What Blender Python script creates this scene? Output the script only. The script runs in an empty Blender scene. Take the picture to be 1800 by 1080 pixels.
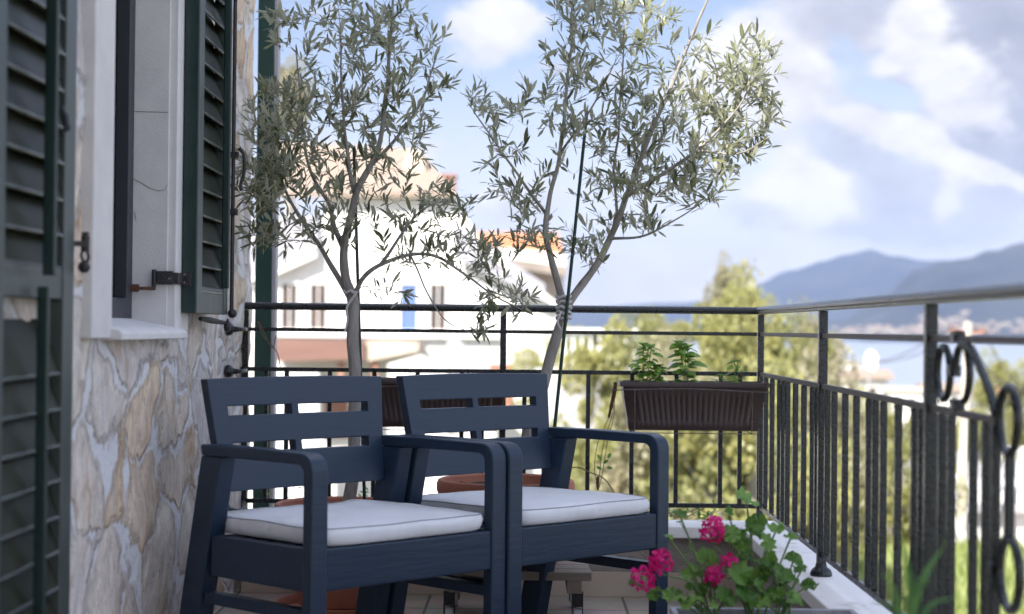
import bpy, bmesh, math, random
import numpy as np
from mathutils import Vector, Matrix, Quaternion
from mathutils import noise as mnoise
random.seed(7); RNG = np.random.default_rng(7)
C = bpy.context.scene.collection
SC = bpy.context.scene
R = math.radians

# ------------------------------------------------------------------ camera
F = 3000.0; CAM = Vector((0, 0, 0.92)); ROLL = 0.010
cam_d = bpy.data.cameras.new('camera'); cam = bpy.data.objects.new('camera', cam_d); C.objects.link(cam)
SC.camera = cam
fwd = Vector((-30 / F, 1, 38 / F)).normalized()
rt = fwd.cross(Vector((0, 0, 1))).normalized(); up = rt.cross(fwd)
cr, sr = math.cos(ROLL), math.sin(ROLL)
cx_ = rt * cr + up * sr; cy_ = up * cr - rt * sr
cam.matrix_world = Matrix(((cx_.x, cy_.x, -fwd.x, CAM.x), (cx_.y, cy_.y, -fwd.y, CAM.y), (cx_.z, cy_.z, -fwd.z, CAM.z), (0, 0, 0, 1)))
cam_d.sensor_width = 36; cam_d.lens = 60; cam_d.clip_start = 0.05; cam_d.clip_end = 60000
cam_d.dof.use_dof = True; cam_d.dof.focus_distance = 5.1; cam_d.dof.aperture_fstop = 2.75

def ray(px, py):
    return (fwd + cx_ * ((px - 900) / F) + cy_ * ((540 - py) / F))
def atY(px, py, Y):
    d = ray(px, py); return CAM + d * (Y / d.y)
def atX(px, py, X):
    d = ray(px, py); return CAM + d * (X / d.x)

# ------------------------------------------------------------------ world, sun, exposure
SUN = Vector((-0.36, -0.60, 0.63)).normalized()
elev = math.asin(SUN.z); azim = math.atan2(SUN.x, SUN.y)
w = bpy.data.worlds.new('World'); SC.world = w; w.use_nodes = True
wt = w.node_tree; wn = wt.nodes; wl_ = wt.links
bg = wn['Background']; bg.inputs['Strength'].default_value = 0.12
sky = wn.new('ShaderNodeTexSky'); sky.sky_type = 'NISHITA'; sky.sun_disc = False
sky.sun_elevation = elev; sky.sun_rotation = azim; sky.air_density = 1.0; sky.dust_density = 0.6; sky.ozone_density = 2.0; sky.altitude = 50
def wm(op, a, b=None, c=None, clamp=False):
    n = wn.new('ShaderNodeMath'); n.operation = op; n.use_clamp = clamp
    for i, v in enumerate((a, b, c)):
        if v is None: continue
        if isinstance(v, (int, float)): n.inputs[i].default_value = v
        else: wl_.new(v, n.inputs[i])
    return n.outputs[0]
tc = wn.new('ShaderNodeTexCoord')
sep = wn.new('ShaderNodeSeparateXYZ'); wl_.new(tc.outputs['Generated'], sep.inputs[0])
ay = wm('MAXIMUM', wm('ABSOLUTE', sep.outputs[1]), 0.08)
U = wm('DIVIDE', sep.outputs[0], ay); V = wm('DIVIDE', sep.outputs[2], ay)
cmb = wn.new('ShaderNodeCombineXYZ'); wl_.new(U, cmb.inputs[0]); wl_.new(wm('MULTIPLY', V, 1.5), cmb.inputs[1])
def wnoise(scale, detail, off=0.0, rough=0.55):
    n = wn.new('ShaderNodeTexNoise'); n.inputs['Scale'].default_value = scale; n.inputs['Detail'].default_value = detail
    n.inputs['Roughness'].default_value = rough
    m = wn.new('ShaderNodeMapping'); m.inputs['Location'].default_value = (off, off * .7, off * .3)
    wl_.new(cmb.outputs[0], m.inputs[0]); wl_.new(m.outputs[0], n.inputs['Vector']); return n.outputs[0]
n1 = wnoise(13, 11, 0.0, .66); n1b = wnoise(19, 11, 5.0, .66); n1c = wnoise(16, 11, 9.3, .68); n2 = wnoise(14, 6, 3.1); n3 = wnoise(5, 5, 7.7)
du = wm('MULTIPLY', wm('SUBTRACT', n2, .5), .05); dv = wm('MULTIPLY', wm('SUBTRACT', n3, .5), .04)
U2 = wm('ADD', U, du); V2 = wm('ADD', V, dv)
skyb = wn.new('ShaderNodeMix'); skyb.data_type = 'RGBA'; skyb.inputs['B'].default_value = (3.5, 3.42, 3.62, 1)
hz = wn.new('ShaderNodeMapRange'); hz.inputs['From Min'].default_value = 0.0; hz.inputs['From Max'].default_value = .155
hz.inputs['To Min'].default_value = .95; hz.inputs['To Max'].default_value = .06; wl_.new(V, hz.inputs['Value'])
half = wn.new('ShaderNodeVectorMath'); half.operation = 'MULTIPLY'; half.inputs[1].default_value = (.55, .47, .48); wl_.new(sky.outputs[0], half.inputs[0])
wl_.new(hz.outputs[0], skyb.inputs['Factor']); wl_.new(half.outputs[0], skyb.inputs['A'])
GREY, LILAC, WHITE = (1.85, 1.90, 2.22), (2.42, 2.46, 2.78), (3.45, 3.38, 3.42)
# cloud layers, far to near: (px, py, rx, ry, slope, colour, softness, opacity)
CL = [(1300, 500, 480, 60, 0, WHITE, .5, .5), (1740, 60, 240, 165, 0, GREY, .35, .95), (1470, 40, 150, 90, 0, LILAC, .4, .9), (1790, 240, 170, 130, 0, GREY, .35, .85), (1480, 260, 110, 110, 0, LILAC, .4, .8),
      (1610, 380, 210, 75, 0, LILAC, .35, .85), (1400, 410, 110, 26, 0, LILAC, .4, .7), (1650, 190, 150, 95, .2, LILAC, .3, .95),
      (1320, 150, 120, 105, 0, WHITE, .35, .95), (1425, 160, 62, 90, 0, WHITE, .35, .9), (1600, 55, 75, 80, 0, WHITE, .3, 1), (1650, 130, 130, 62, .25, WHITE, .3, 1), (1570, 115, 95, 36, -.3, WHITE, .3, .95), (1700, 215, 90, 40, .2, WHITE, .4, .7),
      (1555, 188, 78, 36, .25, None, .25, .95), (1480, 110, 26, 55, 0, None, .4, .6),
      (1500, 232, 92, 36, .22, WHITE, .22, 1), (1600, 268, 120, 44, .28, WHITE, .22, 1), (1700, 303, 85, 22, .3, WHITE, .22, .95), (1785, 330, 50, 15, .3, WHITE, .22, .95),
      (1425, 360, 85, 72, 0, WHITE, .35, 1), (1655, 365, 30, 36, 0, WHITE, .35, .7), (1330, 395, 60, 14, 0, LILAC, .4, .6), (880, 50, 105, 62, 0, WHITE, .3, .9), (915, 362, 85, 46, 0, WHITE, .35, .9), (1500, 445, 260, 22, 0, WHITE, .5, .5), (560, 300, 120, 60, 0, WHITE, .35, .8)]
cur = skyb.outputs['Result']
for k_, (px, py, rx, ry, sl, col_, soft, op) in enumerate(CL):
    p = atY(px, py, 1.0); u0, v0 = p.x, (p.z - CAM.z)
    du_ = wm('SUBTRACT', U2, u0); dv_ = wm('SUBTRACT', V2, v0)
    if sl: dv_ = wm('MULTIPLY_ADD', du_, sl, dv_)
    a = wm('DIVIDE', du_, rx / F); b = wm('DIVIDE', dv_, ry / F)
    g = wm('EXPONENT', wm('MULTIPLY', wm('ADD', wm('MULTIPLY', a, a), wm('MULTIPLY', b, b)), -.9))
    g = wm('MULTIPLY_ADD', wm('SUBTRACT', (n1, n1b, n1c)[k_ % 3], .5), 1.9, g)
    mr = wn.new('ShaderNodeMapRange'); mr.interpolation_type = 'SMOOTHSTEP'; mr.inputs['From Min'].default_value = .46 - soft * .72; mr.inputs['From Max'].default_value = .46 + soft * .72
    mr.inputs['To Max'].default_value = op; wl_.new(g, mr.inputs['Value'])
    mx = wn.new('ShaderNodeMix'); mx.data_type = 'RGBA'; wl_.new(mr.outputs[0], mx.inputs['Factor']); wl_.new(cur, mx.inputs['A'])
    if col_:
        sh_ = wn.new('ShaderNodeMix'); sh_.data_type = 'RGBA'; sh_.inputs['A'].default_value = (*[c_ * (.80 if col_ is WHITE else .86) for c_ in col_], 1); sh_.inputs['B'].default_value = (*[c_ * 1.12 for c_ in col_], 1)
        sm_ = wn.new('ShaderNodeMapRange'); sm_.inputs['From Min'].default_value = .34; sm_.inputs['From Max'].default_value = .58; wl_.new((n1b, n1c, n1)[k_ % 3], sm_.inputs['Value']); wl_.new(sm_.outputs[0], sh_.inputs['Factor']); wl_.new(sh_.outputs['Result'], mx.inputs['B'])
    else: wl_.new(skyb.outputs['Result'], mx.inputs['B'])
    cur = mx.outputs['Result']
# overhead and behind: unseen broken cloud, added bright to lift the shaded balcony
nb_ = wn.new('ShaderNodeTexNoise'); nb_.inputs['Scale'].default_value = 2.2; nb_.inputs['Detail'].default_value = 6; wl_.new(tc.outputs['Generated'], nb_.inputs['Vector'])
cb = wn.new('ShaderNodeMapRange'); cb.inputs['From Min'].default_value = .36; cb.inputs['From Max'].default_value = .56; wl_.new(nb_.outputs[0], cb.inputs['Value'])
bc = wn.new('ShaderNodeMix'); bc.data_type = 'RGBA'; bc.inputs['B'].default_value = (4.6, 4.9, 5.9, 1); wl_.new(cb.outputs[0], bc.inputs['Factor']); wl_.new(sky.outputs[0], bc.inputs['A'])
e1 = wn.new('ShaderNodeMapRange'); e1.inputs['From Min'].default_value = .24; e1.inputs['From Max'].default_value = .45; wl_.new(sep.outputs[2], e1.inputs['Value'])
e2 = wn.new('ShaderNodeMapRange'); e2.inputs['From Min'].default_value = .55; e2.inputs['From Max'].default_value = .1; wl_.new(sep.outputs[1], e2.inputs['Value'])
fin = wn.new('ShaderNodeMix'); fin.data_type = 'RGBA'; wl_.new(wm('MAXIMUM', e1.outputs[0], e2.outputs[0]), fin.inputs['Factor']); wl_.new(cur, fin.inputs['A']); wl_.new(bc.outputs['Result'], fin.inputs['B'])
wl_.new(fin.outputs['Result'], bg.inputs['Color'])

sd = bpy.data.lights.new('sun', 'SUN'); sd.energy = 4.8; sd.angle = R(0.5); sd.color = (1.0, 0.94, 0.84)
sun = bpy.data.objects.new('sun', sd); C.objects.link(sun); sun.rotation_euler = SUN.to_track_quat('Z', 'Y').to_euler()
SC.view_settings.view_transform = 'Standard'; SC.view_settings.look = 'None'
SC.view_settings.exposure = 1.33; SC.view_settings.gamma = 1.0
SC.cycles.use_denoising = True
SC.cycles.volume_bounces = 0; SC.cycles.max_bounces = 8; SC.cycles.transparent_max_bounces = 12
SC.cycles.use_adaptive_sampling = True; SC.cycles.adaptive_threshold = .02

# ------------------------------------------------------------------ materials
def new_mat(name):
    m = bpy.data.materials.new(name); m.use_nodes = True
    return m, m.node_tree.nodes, m.node_tree.links, m.node_tree.nodes['Principled BSDF']
def pm(name, c1, c2=None, rough=.5, scale=8, detail=5, bump=0.0, bscale=None, metal=0.0, spec=.5, stretch=(1, 1, 1), c3=None, t3=.62, s3=3, rvar=0.0, coat=0.0, sheen=0.0):
    m, n, l, b = new_mat(name)
    b.inputs['Roughness'].default_value = rough; b.inputs['Metallic'].default_value = metal
    b.inputs['Specular IOR Level'].default_value = spec; b.inputs['Coat Weight'].default_value = coat; b.inputs['Sheen Weight'].default_value = sheen
    t = n.new('ShaderNodeTexCoord'); mp = n.new('ShaderNodeMapping'); mp.inputs['Scale'].default_value = stretch
    l.new(t.outputs['Object'], mp.inputs[0])
    nz = n.new('ShaderNodeTexNoise'); nz.inputs['Scale'].default_value = scale; nz.inputs['Detail'].default_value = detail
    nz.inputs['Roughness'].default_value = .6; l.new(mp.outputs[0], nz.inputs['Vector'])
    cr_ = n.new('ShaderNodeValToRGB'); cr_.color_ramp.elements[0].position = .32; cr_.color_ramp.elements[1].position = .68
    c2 = c2 or tuple(x * .8 for x in c1)
    cr_.color_ramp.elements[0].color = (*c1, 1); cr_.color_ramp.elements[1].color = (*c2, 1); l.new(nz.outputs[0], cr_.inputs[0])
    out = cr_.outputs[0]
    if c3:
        n3_ = n.new('ShaderNodeTexNoise'); n3_.inputs['Scale'].default_value = s3; n3_.inputs['Detail'].default_value = 8; n3_.inputs['Roughness'].default_value = .7
        l.new(mp.outputs[0], n3_.inputs['Vector'])
        r3 = n.new('ShaderNodeMapRange'); r3.inputs['From Min'].default_value = t3; r3.inputs['From Max'].default_value = t3 + .08
        l.new(n3_.outputs[0], r3.inputs['Value'])
        mx = n.new('ShaderNodeMix'); mx.data_type = 'RGBA'; mx.inputs['B'].default_value = (*c3, 1)
        l.new(r3.outputs[0], mx.inputs['Factor']); l.new(out, mx.inputs['A']); out = mx.outputs['Result']
    l.new(out, b.inputs['Base Color'])
    if rvar:
        rr = n.new('ShaderNodeMapRange'); rr.inputs['To Min'].default_value = rough - rvar; rr.inputs['To Max'].default_value = rough + rvar
        l.new(nz.outputs[0], rr.inputs['Value']); l.new(rr.outputs[0], b.inputs['Roughness'])
    if bump:
        bz = n.new('ShaderNodeTexNoise'); bz.inputs['Scale'].default_value = bscale or scale * 4; bz.inputs['Detail'].default_value = 6
        l.new(mp.outputs[0], bz.inputs['Vector'])
        bp = n.new('ShaderNodeBump'); bp.inputs['Strength'].default_value = bump; bp.inputs['Distance'].default_value = .01
        l.new(bz.outputs[0], bp.inputs['Height']); l.new(bp.outputs[0], b.inputs['Normal'])
    return m
def leaf_mat(name, top, top2, under, trans=.25, rough=.45):
    """leaves: per-leaf tint from the 'tint' attribute, paler undersides"""
    m, n, l, b = new_mat(name)
    at = n.new('ShaderNodeAttribute'); at.attribute_name = 'tint'
    r = n.new('ShaderNodeMix'); r.data_type = 'RGBA'; r.inputs['A'].default_value = (*top, 1); r.inputs['B'].default_value = (*top2, 1)
    l.new(at.outputs['Fac'], r.inputs['Factor'])
    g = n.new('ShaderNodeNewGeometry'); x = n.new('ShaderNodeMix'); x.data_type = 'RGBA'
    x.inputs['B'].default_value = (*under, 1); l.new(g.outputs['Backfacing'], x.inputs['Factor']); l.new(r.outputs['Result'], x.inputs['A'])
    l.new(x.outputs['Result'], b.inputs['Base Color']); b.inputs['Roughness'].default_value = rough
    tr = n.new('ShaderNodeBsdfTranslucent'); l.new(x.outputs['Result'], tr.inputs['Color'])
    ms = n.new('ShaderNodeMixShader'); ms.inputs[0].default_value = trans
    o = n['Material Output']; l.new(b.outputs[0], ms.inputs[1]); l.new(tr.outputs[0], ms.inputs[2]); l.new(ms.outputs[0], o.inputs[0])
    return m

M = {}
M['resin'] = pm('resin', (.014, .030, .058), (.020, .037, .068), rough=.40, scale=5, detail=6, spec=.38, bump=.12, bscale=70, stretch=(.12, 1, 1), rvar=.08, c3=(.030, .048, .080), t3=.60, s3=9)
M['fabric'] = pm('fabric', (.76, .77, .81), (.82, .83, .86), rough=.95, scale=9, bump=.25, bscale=700, sheen=.2)
M['seam'] = pm('seam', (.38, .39, .43), rough=.9)
M['iron'] = pm('iron', (.007, .011, .014), (.012, .016, .020), rough=.27, scale=30, bump=.22, bscale=120, metal=.0, spec=.5, c3=(.07, .065, .065), t3=.70, s3=70, rvar=.1)
M['weathered'] = pm('weathered', (.10, .085, .078), (.16, .14, .13), rough=.5, scale=60, bump=.3, bscale=160, c3=(.03, .03, .033), t3=.60, s3=50)
M['handrail'] = pm('handrail', (.022, .026, .034), (.036, .042, .052), rough=.30, scale=40, bump=.15, bscale=160, metal=.3, c3=(.10, .09, .085), t3=.64, s3=60, rvar=.1)
M['terracotta'] = pm('terracotta', (.46, .17, .10), (.37, .13, .08), rough=.65, scale=7, bump=.12, bscale=60, c3=(.42, .24, .18), t3=.64, s3=10)
M['soil'] = pm('soil', (.05, .035, .025), (.11, .08, .05), rough=1, scale=60, bump=1, bscale=110)
M['planter'] = pm('planter', (.040, .024, .024), (.052, .033, .032), rough=.42, scale=10, bump=.05)
M['wire'] = pm('wire', (.20, .19, .20), (.10, .06, .05), rough=.5, metal=.6, scale=30)
M['rust'] = pm('rust', (.09, .035, .02), (.14, .07, .04), rough=.9, scale=60, bump=.6)
M['shutter'] = pm('shutter', (.007, .024, .022), (.012, .032, .029), rough=.33, scale=12, detail=6, rvar=.08, c3=(.06, .07, .065), t3=.67, s3=25, bump=.08, bscale=120)
M['louvre'] = pm('louvre', (.011, .015, .009), (.026, .028, .014), rough=.42, spec=.16, scale=7, rvar=.06, c3=(.05, .05, .035), t3=.66, s3=20)
M['lip_glint'] = pm('lip_glint', (.07, .085, .082), (.12, .13, .125), rough=.25)  # slat edge highlight put into a paler colour
M['stile'] = pm('stile', (.042, .060, .058), (.062, .074, .068), rough=.4, scale=9, stretch=(1, 1, .15), c3=(.16, .16, .13), t3=.6, s3=6)
M['frame'] = pm('frame', (.035, .037, .05), rough=.5)
M['black'] = pm('black', (.012, .012, .015), (.03, .028, .03), rough=.45, scale=50, bump=.4)
M['whitestone'] = pm('whitestone', (.62, .60, .60), (.70, .68, .67), rough=.75, scale=12, bump=.22, bscale=300, c3=(.50, .48, .47), t3=.66, s3=5)
M['marble'] = pm('marble', (.80, .78, .76), (.86, .84, .82), rough=.5, scale=4, detail=8, bump=.1, bscale=120, c3=(.60, .57, .52), t3=.56, s3=7)
M['post_green'] = pm('post_green', (.008, .045, .038), (.012, .056, .048), rough=.5, scale=6)
M['bark'] = pm('bark', (.24, .22, .20), (.36, .34, .32), rough=.95, scale=35, stretch=(1, 1, .3), bump=.8, bscale=90, c3=(.10, .10, .07), t3=.62, s3=14)
M['twig'] = pm('twig', (.14, .14, .10), (.20, .18, .14), rough=.9, scale=30)
M['dryvine'] = pm('dryvine', (.16, .10, .06), (.22, .15, .09), rough=.95, scale=60, bump=.6)
M['stake'] = pm('stake', (.008, .04, .028), rough=.5)
M['cloth_tie'] = pm('cloth_tie', (.62, .60, .62), (.5, .48, .5), rough=.95, scale=30, bump=.8)
M['wood'] = pm('wood', (.20, .165, .13), (.30, .25, .20), rough=.85, scale=14, stretch=(.15, 1, 1), bump=.5, bscale=50, c3=(.12, .09, .07), t3=.62, s3=8)
M['caster'] = pm('caster', (.62, .62, .62), rough=.4)
M['plaster_grey'] = pm('plaster_grey', (.34, .30, .27), (.26, .23, .21), rough=.95, scale=10, stretch=(1, 1, 3), bump=.8, bscale=60, c3=(.42, .36, .30), t3=.6, s3=4)
M['olive'] = leaf_mat('olive', (.060, .078, .036), (.24, .25, .13), (.46, .47, .36), trans=.28, rough=.34)
M['geranium'] = leaf_mat('geranium', (.075, .19, .030), (.22, .40, .08), (.14, .24, .09), trans=.35)
M['herb'] = leaf_mat('herb', (.14, .30, .04), (.32, .50, .09), (.26, .42, .12), trans=.4)
M['blade'] = leaf_mat('blade', (.05, .16, .03), (.11, .26, .05), (.08, .2, .05), trans=.3)
M['lawnleaf'] = leaf_mat('lawnleaf', (.15, .21, .045), (.36, .39, .14), (.3, .4, .08), trans=.35)
M['petal'] = leaf_mat('petal', (.66, .003, .17), (.86, .012, .30), (.75, .02, .25), trans=.3, rough=.6)
M['treeleaf'] = leaf_mat('treeleaf', (.12, .14, .04), (.46, .43, .15), (.34, .34, .15), trans=.38)
M['fargreen'] = leaf_mat('fargreen', (.13, .14, .06), (.40, .35, .22), (.32, .30, .20), trans=.3)
M['stem'] = pm('stem', (.10, .20, .05), (.14, .22, .07), rough=.6)
M['water'] = pm('water', (.22, .25, .30), (.25, .28, .33), rough=.3, scale=.002, bump=.0)
M['hill'] = pm('hill', (.018, .024, .034), (.04, .045, .05), rough=1, scale=.0016, detail=8, c3=(.10, .095, .09), t3=.60, s3=.0012)
M['housewhite'] = pm('housewhite', (.72, .71, .70), (.64, .63, .62), rough=.9, scale=1.5, bump=.1)
M['housegrey'] = pm('housegrey', (.45, .44, .46), (.38, .37, .40), rough=.9, scale=1.5)
M['greyroof'] = pm('greyroof', (.30, .29, .33), (.24, .24, .27), rough=.9, scale=2)
M['awning'] = pm('awning', (.20, .115, .095), (.16, .09, .075), rough=.9, scale=2, stretch=(.2, 1, 4))
M['beige'] = pm('beige', (.52, .44, .36), (.45, .37, .30), rough=.95, scale=2)
M['eave'] = pm('eave', (.28, .24, .21), (.22, .19, .17), rough=.9, scale=2)
M['pane'] = pm('pane', (.045, .042, .048), (.10, .065, .055), rough=.15, scale=1.2)
M['bluedoor'] = pm('bluedoor', (.10, .16, .34), rough=.5)
M['concrete'] = pm('concrete', (.52, .47, .40), (.42, .38, .33), rough=.95, scale=2)
M['dish'] = pm('dish', (.8, .8, .8), rough=.4)
M['paving'] = pm('paving', (.44, .38, .32), (.36, .31, .26), rough=.95, scale=.6)
M['ground'] = pm('ground', (.10, .115, .05), (.20, .18, .12), rough=1, scale=.3, detail=8)
M['lawn'] = pm('lawn', (.10, .14, .04), (.15, .18, .06), rough=1, scale=1.5, bump=.4)
M['town'] = pm('town', (.30, .27, .24), (.24, .19, .16), rough=.9, scale=.01)

def tiled(name, c1, c2, sx, gap=.02):
    m, n, l, b = new_mat(name)
    t = n.new('ShaderNodeTexCoord'); mp = n.new('ShaderNodeMapping'); l.new(t.outputs['Object'], mp.inputs[0])
    br = n.new('ShaderNodeTexBrick'); br.inputs['Scale'].default_value = 1; br.inputs['Brick Width'].default_value = sx; br.inputs['Row Height'].default_value = sx
    br.offset = 0; br.inputs['Mortar Size'].default_value = gap * .25; br.inputs['Color1'].default_value = (*c1, 1); br.inputs['Color2'].default_value = (*c2, 1)
    br.inputs['Mortar'].default_value = (.16, .14, .12, 1); l.new(mp.outputs[0], br.inputs['Vector'])
    nz = n.new('ShaderNodeTexNoise'); nz.inputs['Scale'].default_value = 9; nz.inputs['Detail'].default_value = 8
    mx = n.new('ShaderNodeMix'); mx.data_type = 'RGBA'; mx.blend_type = 'MULTIPLY'; mx.inputs['Factor'].default_value = .5
    l.new(t.outputs['Object'], nz.inputs['Vector']); l.new(br.outputs['Color'], mx.inputs['A']); l.new(nz.outputs['Color'], mx.inputs['B'])
    l.new(mx.outputs['Result'], b.inputs['Base Color']); b.inputs['Roughness'].default_value = .6
    bp = n.new('ShaderNodeBump'); bp.inputs['Distance'].default_value = .004; bp.invert = True; l.new(br.outputs['Fac'], bp.inputs['Height']); l.new(bp.outputs[0], b.inputs['Normal'])
    return m
M['floortile'] = tiled('floortile', (.52, .44, .36), (.47, .40, .33), .33)

def rooftile(name, c1, c2):
    m, n, l, b = new_mat(name)
    t = n.new('ShaderNodeTexCoord'); wv = n.new('ShaderNodeTexWave'); wv.inputs['Scale'].default_value = 1.3; wv.inputs['Distortion'].default_value = .6
    l.new(t.outputs['Object'], wv.inputs['Vector'])
    nz = n.new('ShaderNodeTexNoise'); nz.inputs['Scale'].default_value = 3; nz.inputs['Detail'].default_value = 6; l.new(t.outputs['Object'], nz.inputs['Vector'])
    mx = n.new('ShaderNodeMix'); mx.data_type = 'RGBA'; mx.inputs['A'].default_value = (*c1, 1); mx.inputs['B'].default_value = (*c2, 1)
    l.new(nz.outputs[0], mx.inputs['Factor']); l.new(mx.outputs['Result'], b.inputs['Base Color']); b.inputs['Roughness'].default_value = .85
    bp = n.new('ShaderNodeBump'); bp.inputs['Distance'].default_value = .05; bp.inputs['Strength'].default_value = .6; l.new(wv.outputs[0], bp.inputs['Height']); l.new(bp.outputs[0], b.inputs['Normal'])
    return m
M['roof_orange'] = rooftile('roof_orange', (.52, .21, .09), (.42, .17, .08))
M['roof_beige'] = rooftile('roof_beige', (.30, .235, .19), (.24, .185, .15))
M['roof_brown'] = rooftile('roof_brown', (.34, .17, .12), (.28, .15, .11))

def stone_mat():
    m, n, l, b = new_mat('stonework')
    t = n.new('ShaderNodeTexCoord'); mp = n.new('ShaderNodeMapping'); mp.inputs['Scale'].default_value = (1, 1, 1)
    l.new(t.outputs['Object'], mp.inputs[0])
    nw = n.new('ShaderNodeTexNoise'); nw.inputs['Scale'].default_value = 3.2; nw.inputs['Detail'].default_value = 5; l.new(mp.outputs[0], nw.inputs['Vector'])
    sb = n.new('ShaderNodeVectorMath'); sb.operation = 'SUBTRACT'; sb.inputs[1].default_value = (.5, .5, .5); l.new(nw.outputs['Color'], sb.inputs[0])
    sc_ = n.new('ShaderNodeVectorMath'); sc_.operation = 'SCALE'; sc_.inputs['Scale'].default_value = .34; l.new(sb.outputs[0], sc_.inputs[0])
    ad = n.new('ShaderNodeVectorMath'); ad.operation = 'ADD'; l.new(mp.outputs[0], ad.inputs[0]); l.new(sc_.outputs[0], ad.inputs[1])
    fl = n.new('ShaderNodeVectorMath'); fl.operation = 'MULTIPLY'; fl.inputs[1].default_value = (0, .62, 1.0); l.new(ad.outputs[0], fl.inputs[0])
    v1 = n.new('ShaderNodeTexVoronoi'); v1.feature = 'DISTANCE_TO_EDGE'; v1.inputs['Scale'].default_value = 4.6; l.new(fl.outputs[0], v1.inputs['Vector'])
    v2 = n.new('ShaderNodeTexVoronoi'); v2.feature = 'F1'; v2.inputs['Scale'].default_value = 4.6; l.new(fl.outputs[0], v2.inputs['Vector'])
    # mortar width varies
    nm = n.new('ShaderNodeTexNoise'); nm.inputs['Scale'].default_value = 7; nm.inputs['Detail'].default_value = 6; l.new(mp.outputs[0], nm.inputs['Vector'])
    sp_ = n.new('ShaderNodeSeparateColor'); l.new(v2.outputs['Color'], sp_.inputs[0])
    cr1 = n.new('ShaderNodeValToRGB'); e = cr1.color_ramp; e.interpolation = 'LINEAR'
    cols = [(0, (.58, .56, .58)), (.22, (.72, .67, .63)), (.4, (.76, .66, .54)), (.58, (.66, .50, .36)), (.7, (.62, .60, .62)), (.85, (.80, .74, .66)), (1, (.68, .52, .38))]
    e.elements[0].position = 0; e.elements[0].color = (*cols[0][1], 1); e.elements[1].position = 1; e.elements[1].color = (*cols[-1][1], 1)
    for p_, c_ in cols[1:-1]:
        k = e.elements.new(p_); k.color = (*c_, 1)
    l.new(sp_.outputs[0], cr1.inputs[0])
    # veins and rust inside the stone
    nv = n.new('ShaderNodeTexNoise'); nv.inputs['Scale'].default_value = 16; nv.inputs['Detail'].default_value = 9; nv.inputs['Roughness'].default_value = .7; nv.inputs['Distortion'].default_value = 1.2
    mpv = n.new('ShaderNodeMapping'); mpv.inputs['Scale'].default_value = (1, 1.0, .6); l.new(t.outputs['Object'], mpv.inputs[0]); l.new(mpv.outputs[0], nv.inputs['Vector'])
    crv = n.new('ShaderNodeValToRGB'); crv.color_ramp.elements[0].position = .3; crv.color_ramp.elements[0].color = (.62, .60, .62, 1)
    crv.color_ramp.elements[1].position = .7; crv.color_ramp.elements[1].color = (1.28, 1.24, 1.18, 1); l.new(nv.outputs[0], crv.inputs[0])
    m1 = n.new('ShaderNodeMix'); m1.data_type = 'RGBA'; m1.blend_type = 'MULTIPLY'; m1.inputs['Factor'].default_value = 1; l.new(cr1.outputs[0], m1.inputs['A']); l.new(crv.outputs[0], m1.inputs['B'])
    nr = n.new('ShaderNodeTexNoise'); nr.inputs['Scale'].default_value = 5; nr.inputs['Detail'].default_value = 8; nr.inputs['Roughness'].default_value = .7
    mpr = n.new('ShaderNodeMapping'); mpr.inputs['Location'].default_value = (4, 9, 2); l.new(t.outputs['Object'], mpr.inputs[0]); l.new(mpr.outputs[0], nr.inputs['Vector'])
    rr = n.new('ShaderNodeMapRange'); rr.inputs['From Min'].default_value = .52; rr.inputs['From Max'].default_value = .70; rr.inputs['To Max'].default_value = .8; l.new(nr.outputs[0], rr.inputs['Value'])
    m2 = n.new('ShaderNodeMix'); m2.data_type = 'RGBA'; m2.inputs['B'].default_value = (.46, .27, .13, 1); l.new(rr.outputs[0], m2.inputs['Factor']); l.new(m1.outputs['Result'], m2.inputs['A'])
    # mortar mask
    s1 = n.new('ShaderNodeMath'); s1.operation = 'MULTIPLY_ADD'; s1.inputs[1].default_value = -.34; s1.inputs[2].default_value = .183; l.new(nm.outputs[0], s1.inputs[0])
    s2a = n.new('ShaderNodeMath'); s2a.operation = 'ADD'; l.new(v1.outputs[0], s2a.inputs[0]); l.new(s1.outputs[0], s2a.inputs[1])
    nh = n.new('ShaderNodeTexNoise'); nh.inputs['Scale'].default_value = 38; nh.inputs['Detail'].default_value = 6; nh.inputs['Roughness'].default_value = .7; l.new(mp.outputs[0], nh.inputs['Vector'])
    nh2 = n.new('ShaderNodeMath'); nh2.operation = 'MULTIPLY_ADD'; nh2.inputs[1].default_value = .16; nh2.inputs[2].default_value = -.08; l.new(nh.outputs[0], nh2.inputs[0])
    s2 = n.new('ShaderNodeMath'); s2.operation = 'ADD'; l.new(s2a.outputs[0], s2.inputs[0]); l.new(nh2.outputs[0], s2.inputs[1])
    # lime smears and dark pits over the stones
    sm = n.new('ShaderNodeMapRange'); sm.inputs['From Min'].default_value = .54; sm.inputs['From Max'].default_value = .66; sm.inputs['To Max'].default_value = .65
    ns = n.new('ShaderNodeTexNoise'); ns.inputs['Scale'].default_value = 9; ns.inputs['Detail'].default_value = 9; ns.inputs['Roughness'].default_value = .75; ns.inputs['Distortion'].default_value = .8; l.new(mpv.outputs[0], ns.inputs['Vector']); l.new(ns.outputs[0], sm.inputs['Value'])
    m2b = n.new('ShaderNodeMix'); m2b.data_type = 'RGBA'; m2b.inputs['B'].default_value = (.58, .57, .58, 1); l.new(sm.outputs[0], m2b.inputs['Factor']); l.new(m2.outputs['Result'], m2b.inputs['A'])
    pt = n.new('ShaderNodeMapRange'); pt.inputs['From Min'].default_value = .40; pt.inputs['From Max'].default_value = .30; pt.inputs['To Max'].default_value = .6; l.new(nh.outputs[0], pt.inputs['Value'])
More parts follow.
